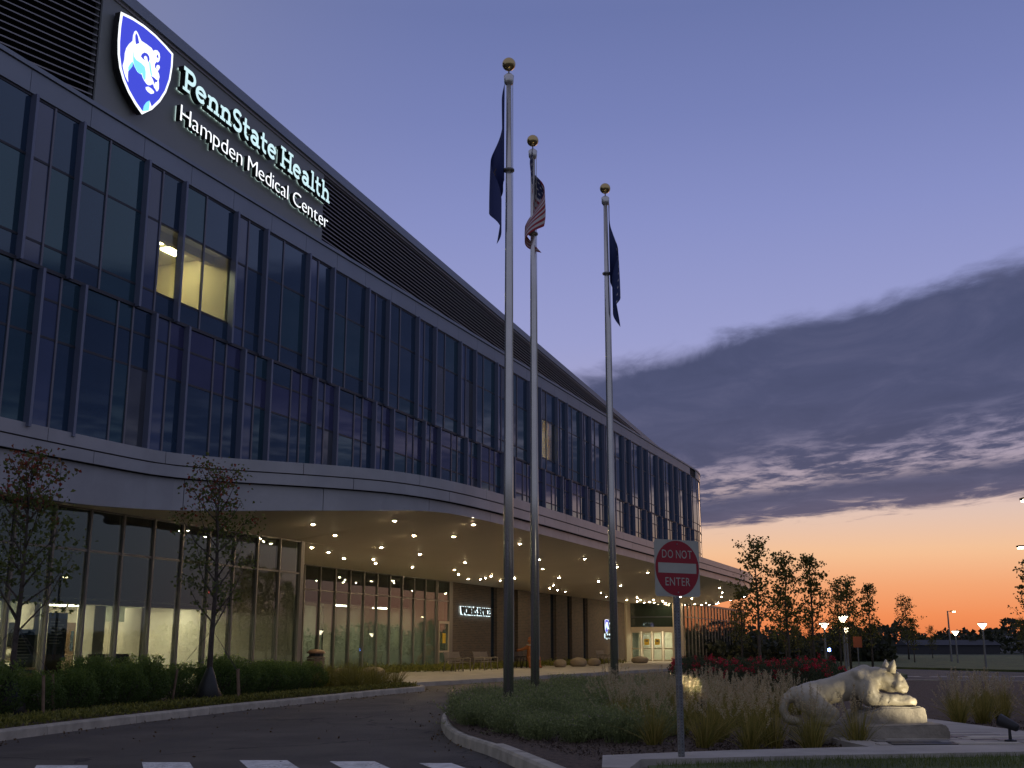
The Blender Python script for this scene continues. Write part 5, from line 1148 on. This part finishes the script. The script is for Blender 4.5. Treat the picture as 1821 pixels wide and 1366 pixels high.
MB().tube([(0, 0, 0), (0, 0, 1.75)], .03, 6).build('post', M['galv'], os_); MB().box(-.22, .22, -.045, -.035, 1.22, 1.76).build('panel', mat('rust_orange', (.30, .07, .02), .6), os_)
# far low buildings
fb = thing('far_building', 'pale flat roofed building low on the horizon at the right', 'building', (122, 275, 0))
MB().box(-5, 14, 0, 12, 0, 4.2).build('wall', mat('pale_wall', (.35, .35, .38), .8), fb); MB().box(-5.2, 14.2, -.2, 12.2, 4.2, 4.45).build('roof', M['panel'], fb)
for i in range(6):
    for z in (1.0, 2.7): MB().box(-4.2 + i * 3, -2.6 + i * 3, -.06, -.02, z, z + .9).build('window', M['glass'], fb)
fs = thing('long_shed', 'long dark roofed shed behind the far lawn', 'building', (78, 230, 0))
MB().box(0, 18, 0, 7, 0, 1.7).build('wall', mat('shed_wall', (.045, .045, .05), .8), fs); MB().add([(-.3, -.3, 1.7), (18.3, -.3, 1.7), (18.3, 7.3, 1.7), (-.3, 7.3, 1.7), (-.3, 3.5, 2.7), (18.3, 3.5, 2.7)], [(0, 1, 5, 4), (2, 3, 4, 5), (0, 4, 3), (1, 2, 5), (0, 3, 2, 1)]).build('roof', mat('shed_roof', (.04, .042, .05), .8), fs)
# ------------------------------------------------------------------ seen through the glass
def poster(s, o, w_, z0, z1, label):
    t = thing('wall_poster', label, 'poster', FP(s, o, z0), world=True)
    fbox(s, s + w_, o, o + .03, z0, z1).build('board', M['poster'], t); fbox(s, s + w_, o + .03, o + .034, z1 - .16, z1).build('header', M['posterb'], t); fbox(s, s + w_, o + .03, o + .034, z0, z0 + .14).build('footer', M['posterb'], t)
    for i in range(8): fbox(s + .06, s + w_ * random.uniform(.5, .92), o + .03, o + .033, z1 - .28 - i * .09, z1 - .25 - i * .09).build('text_line', M['signwhite'], t)
poster(-6.4, -4.43, .75, .95, 2.35, 'tall dark notice board with blue header behind the left glass'); poster(-7.7, -4.43, .8, .6, 1.85, 'lower notice board with blue edges left of the tall one')
def exit_sign(s, o, z, label):
    t = thing('exit_sign', label, 'sign', FP(s, o, z), world=True); fbox(s - .22, s + .22, o - .03, o, z, z + .24).build('case', M['black'], t)
    letters('EXIT', .22, .01, M['red_lit'], t, BF(s - .18, z + .045, o + .008), fit=.36)
exit_sign(.4, -3.9, 3.15, 'red lit EXIT sign behind the near glass wall'); exit_sign(22.6, -9.3, 3.65, 'red lit EXIT sign behind the recessed glass')
for s, lb in ((-8.6, 'brown armchair behind the glass at the far left'), (-6.9, 'brown armchair behind the glass beside the notice board'), (-5.9, 'right hand brown armchair behind the glass')):
    t = thing('armchair', lb, 'chair', FP(s, -2.4, .15), 'armchairs in the waiting room'); t.rotation_euler.z = TH
    MB().box(-.3, .3, -.28, .3, .38, .5).build('seat', M['brown'], t); MB().box(-.3, .3, .28, .38, .45, 1.0).build('backrest', M['brown'], t)
    for x in (-.34, .3): MB().box(x, x + .04, -.25, .3, .6, .66).build('armrest', M['wood'], t)
    for x in (-.3, .26):
        for y_ in (-.26, .3): MB().box(x, x + .04, y_, y_ + .04, 0, .42).build('leg', M['wood'], t)
for o_, lb in ((-5.29, 'yellow notice on the left sliding entrance door'), (-4.37, 'yellow notice on the right sliding entrance door')):
    t = thing('door_notice', lb, 'notice', FP(SE - .05, o_, 1.5), world=True, group='yellow notices on the doors'); fbox(SE - .05, SE - .035, o_ - .2, o_ + .2, 1.52, 2.0).build('sheet', M['paper'], t)
    fbox(SE - .055, SE - .0505, o_ - .12, o_ + .12, 1.78, 1.9).build('print', M['poster'], t)
t = thing('door_notice', 'yellow notice on the single side door', 'notice', FP(25.8, OR_ + .11, 1.6), world=True, group='yellow notices on the doors'); fbox(25.6, 26.0, OR_ + .105, OR_ + .115, 1.55, 2.1).build('sheet', M['paper'], t)
